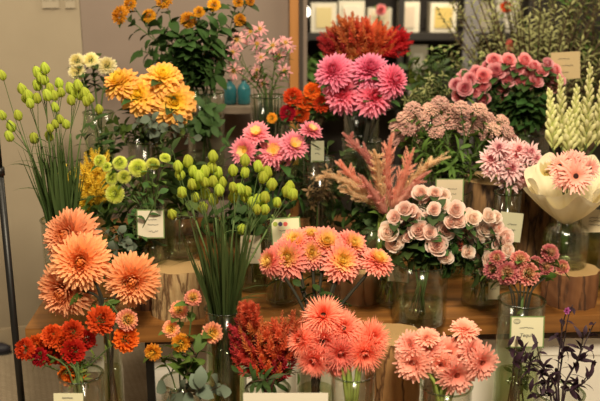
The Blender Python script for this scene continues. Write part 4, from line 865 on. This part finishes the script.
# rose-pink dahlias
v_o = vase('glass_vase', 268, 2.40, TZ, 196, 34, 'glass vase hidden behind the green buds holding rose pink dahlias', mat=green_glass, fill=.5)
for px, py, d, f, lab in ((256, 132, 30, (-.1, -.7, .8), 'rose pink dahlia at the top left of its bunch'), (243, 151, 31, (-.4, -1, .2), 'deep rose pink dahlia lowest on the left'), (273, 150, 33, (0, -1, .5), 'rose pink dahlia with a cream heart in the middle'), (295, 144, 32, (.3, -.9, .7), 'pale rose pink dahlia beside the apricot vase'),
        (312, 129, 26, (.4, -.5, 1), 'rose pink dahlia seen nearly edge-on at the top right'), (262, 163, 20, (-.1, -1, -.1), 'small deep pink dahlia drooping over the green buds'), (282, 163, 20, (.2, -1, 0), 'small rose pink dahlia tucked low over the green buds')):
    single('dahlia', 'rose_dahlia', px, py, d, 2.38 + rj(.02), v_o, lab, 'flower', f, 'rose pink dahlias', stem_dark, .003, (3, .06, .03), leaf_dark, .4)
# statice vase and dried twigs
v_t = vase('glass_vase', 319, 2.40, TZ, 158, 32, 'tall dim glass vase of dried brown twigs', fill=.3)
spray('dried_twigs', v_t, [(None, a, b, 3) for a, b in ((308, 190), (315, 176), (326, 182), (332, 196), (312, 205), (328, 168))], 2.36, 'bunch of dried brown twiggy stems in the tall dim vase', 'foliage', None, stem_brown, .0025, (12, .03, .010), petal('dry_leaf', (.24, .14, .06), (.30, .19, .09), (.34, .22, .11)), bl=(26, .022, .007), hub=.3)
card(311, 141, 324, 162, 2.36, 'faded grey green card behind the rose pink dahlias', [(-.4, .4, .2, .08), (-.4, .4, -.2, .08)], paper_m=plain('card_faded', (.30, .30, .20), .8))
# pale celosia (long pointed spikes)
v_i = vase('glass_vase', 378, 2.30, TZ, 226, 36, 'tall glass vase of green stems holding the pale celosia spikes', mat=green_glass, fill=.5)
IS = [((386, 208), (372, 160), (352, 142), (343, 133), 'pale pink celosia spike curling over at the top left', cel_p), ((380, 205), (350, 182), (330, 175), (316, 178), 'cream celosia spike stretching furthest left', cel_c), ((384, 205), (362, 184), (345, 170), (340, 160), 'peach celosia spike above the cream one', cel_p),
      ((388, 205), (386, 175), (389, 150), (392, 133), 'upright pink celosia spike, tallest of the bunch', cel_p), ((386, 210), (378, 180), (378, 160), (374, 150), 'dusty pink celosia spike left of the tallest', cel_c), ((392, 208), (400, 185), (408, 165), (414, 148), 'pale pink celosia spike leaning right toward the sedum', cel_p),
      ((394, 208), (412, 180), (430, 162), (450, 157), 'long cream celosia spike pointing right', cel_c), ((394, 205), (405, 195), (416, 180), (428, 172), 'short pink celosia spike below the long right one', cel_p), ((388, 212), (370, 200), (352, 192), (338, 188), 'low peach celosia spike drooping left', cel_c),
      ((392, 212), (398, 200), (402, 192), (404, 178), 'short peach celosia spike in the middle of the bunch', cel_p), ((386, 214), (376, 196), (368, 186), (362, 176), 'pink celosia spike in the heart of the bunch', cel_p), ((390, 216), (392, 204), (388, 190), (384, 182), 'rusty pink celosia spike low in the heart', cel_p)]
for a, b, c_, d_, lab, m in IS:
    Y = 2.28 + rj(.03); pts4 = [P(*q, Y) for q in (a, b, c_, d_)]; ps = stem_points(v_i, pts4[0], (pts4[1] - pts4[0]).normalized()); base = ps[0]; o = thing('celosia_spike', base, lab, 'flower', 'pale celosia spikes')
    mb = MB(); mb.tube([p - base for p in ps], .003, 6); link('stem', mb.mesh('stem', MATS['stem_lime']), o)
    mb = MB(); fine = []
    for i in range(3): fine += [pts4[i].lerp(pts4[i+1], s/4) - base for s in range(4)]
    fine.append(pts4[3] - base)
    sm = fine[:]
    for _ in range(3): sm = [sm[0]] + [(sm[i-1] + sm[i]*2 + sm[i+1])/4 for i in range(1, len(sm) - 1)] + [sm[-1]]
    spike(mb, sm, .010, 380, .024, .0062, .22, out=.7)
    for k in range(16):
        s = 1 + k % 9; p0 = sm[s]; dd = V((rj(1), rj(.8), rj(.7))).normalized()*.026 + (sm[s+1] - sm[s])*1.8; spike(mb, [p0, p0 + dd*.6, p0 + dd], .004, 36, .013, .0045, .25)
    link('flower_spike', mb.mesh('flower_spike', m), o)
    mb = MB(); add_leaves(mb, [p - base for p in ps], 4, .06, .014, .5); link('foliage', mb.mesh('foliage', leaf_mid), o)
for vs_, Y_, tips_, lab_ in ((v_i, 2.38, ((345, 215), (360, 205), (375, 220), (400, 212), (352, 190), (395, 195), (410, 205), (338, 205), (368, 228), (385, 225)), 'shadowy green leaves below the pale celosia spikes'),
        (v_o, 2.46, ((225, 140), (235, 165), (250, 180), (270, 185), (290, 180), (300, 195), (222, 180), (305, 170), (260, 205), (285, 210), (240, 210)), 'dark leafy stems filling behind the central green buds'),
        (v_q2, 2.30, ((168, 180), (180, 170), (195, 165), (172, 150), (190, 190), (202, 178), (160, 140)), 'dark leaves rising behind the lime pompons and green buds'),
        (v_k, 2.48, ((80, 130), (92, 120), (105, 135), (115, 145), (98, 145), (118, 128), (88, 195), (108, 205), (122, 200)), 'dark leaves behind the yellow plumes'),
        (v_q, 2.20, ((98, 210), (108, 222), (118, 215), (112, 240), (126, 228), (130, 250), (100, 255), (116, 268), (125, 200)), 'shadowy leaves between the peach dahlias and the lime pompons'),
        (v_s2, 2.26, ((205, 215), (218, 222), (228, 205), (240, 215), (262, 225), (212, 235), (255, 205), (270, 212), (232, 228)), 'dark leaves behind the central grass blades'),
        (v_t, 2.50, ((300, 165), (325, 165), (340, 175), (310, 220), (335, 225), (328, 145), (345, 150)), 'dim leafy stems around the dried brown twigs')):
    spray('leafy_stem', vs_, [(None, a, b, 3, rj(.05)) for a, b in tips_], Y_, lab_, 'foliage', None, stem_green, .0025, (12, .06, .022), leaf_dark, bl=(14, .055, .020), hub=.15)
# sedum
v_g = vase('glass_vase', 452, 2.42, TZ, 190, 40, 'glass vase below the sedum with a cream card', mat=green_glass, fill=.5)
card(436, 179, 463, 204, 2.34, 'cream card below the dusty pink sedum', [(-.5, .5, .2, .05), (-.5, .5, -.2, .05)], border=True, paper_m=plain('card_cream2', (.62, .52, .36), .7))
SG = [([(397,124,15),(404,116,14),(395,138,14),(408,128,14),(402,136,12)], 'dusty pink sedum stem, furthest left of the dome'), ([(412,107,15),(420,118,17),(430,108,16),(422,128,14),(416,136,13)], 'dusty pink sedum stem on the left shoulder of the dome'), ([(440,101,15),(450,110,18),(443,121,18),(456,122,15),(436,131,14)], 'dusty pink sedum stem at the crown of the dome'),
      ([(462,106,15),(470,116,18),(480,108,15),(466,128,15),(478,126,15)], 'dusty pink sedum stem right of the crown'), ([(488,117,15),(494,128,15),(503,120,14),(486,135,12)], 'dusty pink sedum stem below the pink roses'), ([(508,130,14),(514,140,14),(503,141,13),(518,150,12),(498,148,11)], 'dusty pink sedum stem, furthest right above the pink chrysanthemums')]
for pts, lab in SG:
    spray('sedum_stem', v_g, [('sedum', a, b, d*1.14, rj(.05)) for a, b, d in pts], 2.46, lab, 'flower', 'dusty pink sedum', stem_green, .003, (12, .055, .018), leaf_mid, centre=(455, 150), spread=.8, up=.9, bname='flower_head', bl=(7, .05, .015), hub=.6, kdepth=.02)
spray('sedum_foliage', v_g, [(None, a, b, 3) for a, b in ((405, 158), (420, 150), (440, 150), (460, 148), (478, 155), (430, 170), (452, 165), (472, 168), (415, 172), (488, 150))], 2.42, 'long drooping green leaves under the sedum dome', 'foliage', None, stem_green, .0025, (12, .06, .014), leaf_mid, bl=(14, .055, .012))

# ================================================================== rear row (on the riser)
S(303)
v_a = vase('glass_vase', 205, 2.72, RZ, 92, 38, 'tall rear glass vase holding the yellow chrysanthemum bush', fill=.3)
AG = [([(120,15,19),(130,4,15)], 'yellow chrysanthemum stem reaching furthest left at the top'), ([(149,16,15),(164,0,18)], 'yellow chrysanthemum stem beside the furthest left one'), ([(188,20,17),(199,12,12)], 'yellow chrysanthemum stem in the middle of the dark bush'), ([(214,5,14)], 'orange yellow chrysanthemum on a tall single stem'), ([(240,20,13),(238,2,12),(250,1,10)], 'yellow chrysanthemum stem above the pink daisies')]
for pts, lab in AG:
    spray('yellow_chrysanthemum', v_a, [('yellow_mum', a, b, d, rj(.02)) for a, b, d in pts], 2.72, lab, 'flower', 'yellow chrysanthemums', stem_green, .003, (9, .07, .035), leaf_dark, centre=(190, 40), up=.2, bl=(6, .06, .03), hub=.55)
spray('chrysanthemum_foliage', v_a, [(None, a, b, 3) for a, b in ((140, 50), (152, 62), (165, 40), (175, 55), (188, 40), (200, 58), (212, 42), (225, 55), (150, 78), (170, 75), (190, 80), (215, 75), (160, 28), (205, 28), (222, 25), (178, 32))], 2.70, 'bushy dark green chrysanthemum leaves at the upper left', 'foliage', None, stem_green, .003, (16, .07, .035), leaf_dark, bl=(17, .06, .032), hub=.3)
spray('chrysanthemum_foliage', v_a, [(None, a, b, 3) for a, b in ((185, 110), (198, 120), (212, 125), (205, 105), (192, 130), (214, 110))], 2.62, 'dark trailing leaves over the tall rear vase', 'foliage', None, stem_green, .003, (10, .05, .025), leaf_dark, bl=(12, .045, .024), hub=-.3)
v_bb = vase('glass_vase', 98, 2.62, RZ, 112, 30, 'rear glass vase holding the cream chrysanthemums', mat=green_glass, fill=.5)
for px, py, d, lab in ((77, 61, 17, 'cream chrysanthemum, highest on the left'), (91, 60, 17, 'cream chrysanthemum in the middle of the upper three'), (107, 66, 20, 'pale cream chrysanthemum touching the apricot dahlias'), (77, 72, 18, 'cream chrysanthemum lowest against the beige wall')):
    single('cream_chrysanthemum', 'cream_mum', px, py, d, 2.60, v_bb, lab, 'flower', faced(px, py, 92, 70, 1, .5), 'cream chrysanthemums', stem_green, .003, (9, .05, .025), leaf_dark, .5)
# apricot dahlias
v_ap = vase('glass_vase', 150, 2.46, TZ, 140, 44, 'tall clear glass vase with arching stems holding apricot dahlias', fill=.5)
for px, py, d, f, lab in ((118, 79, 38, (-.4, -.6, .9), 'apricot dahlia seen from the side beside the cream flowers'), (163, 74, 38, (.1, -.7, .8), 'golden apricot dahlia at the top of its bunch'), (175, 102, 46, (.35, -1, .3), 'largest golden apricot dahlia, lowest on the right'), (138, 94, 40, (-.1, -1, .4), 'pale apricot dahlia in the middle of its bunch')):
    single('dahlia', 'apricot_dahlia', px, py, d, 2.42 + rj(.02), v_ap, lab, 'flower', f, 'apricot dahlias', stem_green, .004, (5, .07, .035), leaf_dark, .45)
spray('leafy_stem', v_ap, [(None, a, b, 3) for a, b in ((110, 120), (125, 130), (140, 125), (160, 135), (175, 140), (98, 130), (185, 128))], 2.44, 'mixed green leaves under the apricot dahlias', 'foliage', None, stem_green, .003, (8, .05, .022), leaf_mid, bl=(10, .045, .020))
euc(v_ap, [(135, 122), (185, 118), (195, 138), (150, 118)], 2.38, 'grey green eucalyptus under the apricot dahlias', 6, .032, .026)
# pink daisies
v_c2 = vase('glass_vase', 268, 2.70, RZ, 96, 36, 'rear glass vase packed with thin stems of pink daisies', fill=.5)
CG = [([(236,39,19),(232,52,16),(233,71,17)], 'pink daisy stem, furthest left of the bunch'), ([(213,49,12),(216,57,11)], 'small pink daisy stem against the dark bush'), ([(250,31,15),(260,28,15),(257,43,16)], 'pink daisy stem rising at the top of the bunch'), ([(257,70,12),(256,77,13),(263,84,13),(261,57,12)], 'pink daisy stem hanging low over its vase'), ([(273,45,15),(279,55,15),(286,42,15)], 'pale pink daisy stem on the right of the bunch'), ([(285,71,15),(291,47,11)], 'pale pink daisy stem beside the orange post')]
for pts, lab in CG:
    spray('pink_daisy', v_c2, [('pink_daisy', a, b, d*1.15, rj(.02)) for a, b, d in pts], 2.70, lab, 'flower', 'pink daisies', stem_green, .0022, (8, .05, .01), leaf_mid, centre=(258, 60), up=.2, bl=(5, .04, .008))
grass(v_c2, 70, P(268, 85, 2.7).z, 'mass of thin green stems below the pink daisies', .05, .006)
# orange zinnias beside the pink dahlias
v_f = vase('glass_vase', 302, 2.64, RZ, 132, 30, 'rear vase holding the orange and rust zinnias', mat=green_glass, fill=.5)
for kd, px, py, d, lab in (('orange_zinnia', 312, 91, 18, 'bright orange zinnia nearest the pink dahlias'), ('orange_zinnia', 293, 97, 20, 'rust orange zinnia above the small yellow one'), ('orange_zinnia', 305, 103, 17, 'orange zinnia in the centre of its cluster'), ('red_zinnia', 288, 113, 18, 'dark rust zinnia low beside the daisy stems'), ('red_zinnia', 321, 104, 18, 'dark red zinnia tucked under the pink dahlias'), ('red_zinnia', 302, 115, 16, 'dark red zinnia low above the rose pink dahlias'), ('gold_zinnia', 272, 118, 11, 'small golden zinnia alone by the daisy stems')):
    single('zinnia', kd, px, py, d, 2.62, v_f, lab, 'flower', faced(px, py, 304, 108, 1, .4), 'rear orange zinnias', stem_green, .0025, (6, .05, .02), leaf_dark, .4)
# deep pink dahlias
v_h = vase('glass_vase', 362, 2.62, RZ, 140, 40, 'rear glass vase holding the deep pink dahlias', mat=green_glass, fill=.5)
for px, py, d, f, lab in ((332, 70, 40, (-.45, -1, .5), 'deep pink dahlia at the upper left of the five'), (371, 67, 42, (.05, -.8, .8), 'deep pink dahlia at the top of the five'), (342, 93, 42, (-.2, -1, .2), 'deep pink dahlia at the lower left of the five'), (375, 96, 43, (.15, -1, .2), 'deep pink dahlia at the bottom of the five'), (396, 79, 36, (.7, -.9, .4), 'deep pink dahlia at the right end of the five')):
    single('dahlia', 'pink_dahlia', px, py, d, 2.57 + rj(.02), v_h, lab, 'flower', f, 'deep pink dahlias', stem_dark, .004, (6, .07, .035), leaf_dark, .5)
# rust celosia on top
v_u = vase('glass_vase', 362, 2.84, RZ, 110, 36, 'rear glass vase holding the tall rust celosia', mat=green_glass, fill=.5)
for tx, ty, bx, by, m, lab in ((320, 32, 348, 62, cel_r, 'rust red celosia plume leaning furthest left at the top'), (332, 22, 352, 60, cel_m, 'rust celosia plume, second from the orange post'), (344, 10, 355, 58, cel_m, 'tall rust celosia plume with a dark tip'), (358, 16, 360, 58, cel_r, 'dark red celosia plume in the middle of the fan'), (370, 16, 364, 58, cel_r, 'red celosia plume right of the middle'), (388, 22, 370, 60, cel_o, 'orange celosia plume facing forward at the right'), (412, 32, 376, 58, plain and petal('celosia_scarlet', (.60, .03, .02), (.68, .035, .02), (.72, .06, .04), rnd=.1), 'scarlet celosia plume stretching out to the right'), (340, 40, 356, 68, cel_m, 'rust celosia plume low in the front of the fan'), (376, 36, 364, 68, cel_m, 'amber celosia plume low beside the scarlet one')):
    plume('celosia_plume', v_u, None, ((tx, ty), (bx, by)), 2.82, m, lab, 'flower', 'rust celosia at the top', 1.25, stem_dark, leaf_dark, (5, .07, .02))
# pink spray roses
v_j = vase('glass_vase', 528, 2.70, RZ, 132, 44, 'rear glass vase below the dark leaves of the pink roses', fill=.4)
HG = [([(456,84,13),(465,88,17),(464,77,15),(459,95,14)], 'pink spray rose stem at the left end of the dome'), ([(482,86,17),(483,76,17),(476,72,14),(484,99,13)], 'pink spray rose stem, second from the left end'), ([(500,88,20),(496,71,18),(494,60,15)], 'pink spray rose stem with the largest open bloom'), ([(508,79,15),(509,60,15),(517,69,14),(503,66,13)], 'pink spray rose stem at the top of the dome'),
      ([(527,73,14),(525,60,15),(534,66,13),(520,80,13)], 'pink spray rose stem right of the top'), ([(536,80,16),(542,70,14),(528,82,13)], 'pink spray rose stem near the tan card'), ([(551,86,16),(553,77,14),(555,70,14),(544,84,12),(561,80,11),(548,63,12)], 'pink spray rose stem at the right end of the dome'), ([(488,66,13),(470,79,14),(491,79,13),(474,92,13),(503,98,12)], 'pink spray rose stem between the left blooms')]
for pts, lab in HG:
    spray('spray_rose', v_j, [('pink_rose', a, b, d*1.28, rj(.03)) for a, b, d in pts], 2.68, lab, 'flower', 'deeper pink spray roses', stem_green, .003, (8, .06, .035), leaf_dark, centre=(505, 95), spread=.8, up=.5, bl=(5, .05, .032), hub=.6)
spray('rose_foliage', v_j, [(None, a, b, 3) for a, b in ((500, 105), (512, 100), (525, 98), (538, 102), (520, 115), (535, 120), (508, 118), (545, 112))], 2.68, 'dark glossy leaves below the deeper pink roses', 'foliage', None, stem_green, .0025, (8, .06, .035), leaf_dark, bl=(10, .055, .035), hub=.4)
card(552, 52, 579, 79, 2.72, 'tan card with faint handwriting above the tuberoses', [(-.5, .3, .5, .03), (-.3, .5, .0, .05), (-.5, .2, -.5, .03)], paper_m=plain('card_kraft', (.50, .38, .20), .7), tilt=-3)
mb = MB(); pt = P(566, 79, 2.72); mb.tube([(0, 0, RZ + .001 - pt.z), (0, 0, .0)], .002, 6)
o = tag(link('card_holder', mb.mesh('card_holder', bm_), None, pt + V((0, .006, 0))), 'thin wire holder carrying the tan card', 'card holder')
# tuberoses
v_v = vase('glass_vase', 572, 2.55, TZ, 168, 44, 'glass vase behind the paper bouquet holding the tuberoses', mat=green_glass, fill=.5)
S(404)
for (tx, ty), (bx, by), lab in (((549, 92), (553, 150), 'tuberose spike, shortest and nearest the pink roses'), ((560, 78), (562, 150), 'yellow green tuberose spike before the tan card'), ((577, 88), (572, 150), 'tuberose spike in the middle of the row'), ((590, 66), (586, 148), 'tallest pale tuberose spike'), ((603, 80), (596, 146), 'tuberose spike at the right picture edge'), ((570, 112), (567, 155), 'low tuberose spike just above the wrapping paper'), ((583, 105), (580, 152), 'low tuberose spike behind the bouquet paper')):
    Y = 2.52 + rj(.03); tip = P(tx, ty, Y); ft = P(bx, by, Y); ps = stem_points(v_v, ft, (tip - ft).normalized()); base = ps[0]; o = thing('tuberose_spike', base, lab, 'flower', 'tuberose spikes')
    mb = MB(); mb.tube([p - base for p in ps] + [tip - base], [.0035]*len(ps) + [.001], 6); link('stem', mb.mesh('stem', stem_green), o); mb = MB(); ax_ = (tip - ft); n = 34
    for i in range(n):
        f = i/n; a = i*2.4; d = V((math.cos(a), math.sin(a), 1.6 + f)).normalized(); p = ft - base + ax_*f; s = (1 - f*.6)
        q = d.to_track_quat('Z', 'Y').to_matrix(); L = .050*s; mb.lathe([(.003, 0), (.0055*s, L*.3), (.0075*s, L*.6), (.0088*s, L*.82), (.004*s, L), (.0002, L*1.06)], 8, c=p, frame=q, t=f)
    link('buds', mb.mesh('buds', tube_b), o)
# thin budding twigs
v_x2 = vase('glass_vase', 436, 2.86, RZ, 110, 34, 'rear vase hidden behind the sedum holding thin twigs', mat=green_glass, fill=.5)
proto('twig_bud', [petal('twig_bud_petal', (.30, .34, .10), (.45, .46, .18), (.55, .54, .25)), calyx], lambda: rings_bloom(small_ball(8, 3)), 1)
for pts, lab in (([(440,46,4),(450,46,4),(445,50,4)], 'thin twig with tiny buds, highest left of the roses'), ([(432,48,4),(426,60,4),(438,62,4)], 'thin budding twig leaning left above the pink dahlias'), ([(482,53,8),(470,62,4),(463,58,4)], 'thin twig with one larger cream bud'), ([(458,52,4),(452,66,4),(462,72,4)], 'thin budding twig close behind the pink roses')):
    spray('budding_twig', v_x2, [('twig_bud', a, b, d, rj(.03)) for a, b, d in pts], 2.86, lab, 'foliage', 'thin budding twigs', stem_green, .0016, (12, .03, .010), leaf_mid, up=.8, bname='bud', bl=(10, .028, .008), hub=.5)
spray('leafy_stem', v_x2, [(None, a, b, 3) for a, b in ((412, 92), (425, 88), (438, 84), (448, 90), (420, 98), (405, 100), (430, 76), (444, 74))], 2.84, 'fine grey green filler foliage above the sedum', 'foliage', None, stem_green, .0016, (14, .03, .007), leaf_olive, bl=(26, .025, .005), hub=.3)
spray('leafy_stem', v_x2, [(None, a, b, 3) for a, b in ((410, 50), (418, 58), (408, 68), (428, 72), (414, 80))], 2.9, 'yellow green broad leaves behind the deep pink dahlias', 'foliage', None, stem_green, .002, (6, .05, .02), leaf_light, bl=(5, .045, .02), hub=.5)

# ================================================================== olive tree and far plants
S(505)
def pot(px, Y, r, h, label, name, cat, mat):
    x = P(px, 60, Y).x; o = thing(name, (x, Y, 0), label, cat); mb = MB(); mb.lathe([(.001, 0), (r*.75, 0), (r, h), (r*1.05, h), (r*1.05, h*.9)] [:4] + [(r*.92, h), (r*.88, h*.9), (.001, h*.9)], 32); link('pot', mb.mesh('pot', mat), o); return o
def tree(px, Y, tipz, spread, label, nb, nl, mat, leafL, leafW, name='olive_tree', z_lo=.9, th=.30):
    o = pot(px, Y, .17, .32, label, name, 'tree', plain('pot_clay', (.25, .16, .10), .8)); mb = MB(); lm = MB(); mb.tube([(0, 0, .28), (.01, .0, .6), (-.01, .01, z_lo)], [.018, .015, .012], 8)
    for i in range(nb):
        a = i*2.4; q = spread*math.sqrt((i + .5)/nb); e = V((q*math.cos(a), q*math.sin(a)*.6, z_lo + (tipz - z_lo)*random.uniform(.35, 1.0) * (1 - .25*(q/spread)**2)))
        pts = hermite(V((0, 0, z_lo - .15)), V((0, 0, .25)), e, V((math.cos(a)*.1, math.sin(a)*.1, .25)), 8); mb.tube(pts, [.006 - .0006*k for k in range(9)], 5); add_leaves(lm, pts, nl, leafL, leafW, .25, .3)
    link('trunk', mb.mesh('trunk', stem_brown), o); link('foliage', lm.mesh('foliage', mat), o); return o
tree(540, 3.25, 1.62, .42, 'grey green olive tree standing behind the pink roses', 90, 52, leaf_olive, .034, .009)
tree(598, 3.35, 1.60, .34, 'darker olive tree at the right edge behind the tuberoses', 36, 30, leaf_mid, .04, .012)
tree(420, 3.9, 1.12, .22, 'dark leafy plant standing in the dim rear of the shop', 16, 14, leaf_dark, .07, .03, 'potted_plant')
tree(318, 3.8, 1.12, .22, 'dim green plant behind the orange zinnias', 22, 20, leaf_mid, .06, .03, 'potted_plant')
# blurred red and orange blooms on the rear shelf
for px, py, d, Y, kd, lab in ((511, 45, 14, 4.3, 'coral_rose', 'blurred red bloom in the rear of the shop beside the olive tree'), (506, 7, 12, 4.3, 'orange_zinnia', 'blurred orange bloom high in the olive branches'), (381, 10, 14, 4.3, 'pink_rose', 'blurred pale pink bloom on the rear shelf')):
    f = V((0, -1, .2)).normalized(); c = P(px, py, Y); zb = (zs1 if py < 31 else zs2); r = d*mpp(py, Y)/2
    vv = Vase(); vv.c = V((c.x, Y + .1, zb)); vv.z0 = zb; vv.h = .06; vv.z1 = zb + .06; vv.mouth = .02
    vv.obj = thing('bud_vase', vv.c, 'little dark vase under the ' + lab[:lab.index(' bloom') + 6] + ' on the rear shelf', 'vase'); mb = MB(); mb.lathe([(.001, 0), (.025, 0), (.028, .03), (.02, .06), (.017, .06), (.02, .03), (.001, .01)], 20); link('vase_body', mb.mesh('vase_body', plain('dark_ceramic', (.05, .05, .05), .3)), vv.obj)
    single('blurred_flower', kd, px, py, d, Y, vv, lab, 'flower', f, None, stem_green, .003, (3, .05, .02), leaf_mid)
dup_labels = {k: v for k, v in SEEN_LABELS.items() if len(v) > 1}
if dup_labels: print('DUPLICATE LABELS', dup_labels)
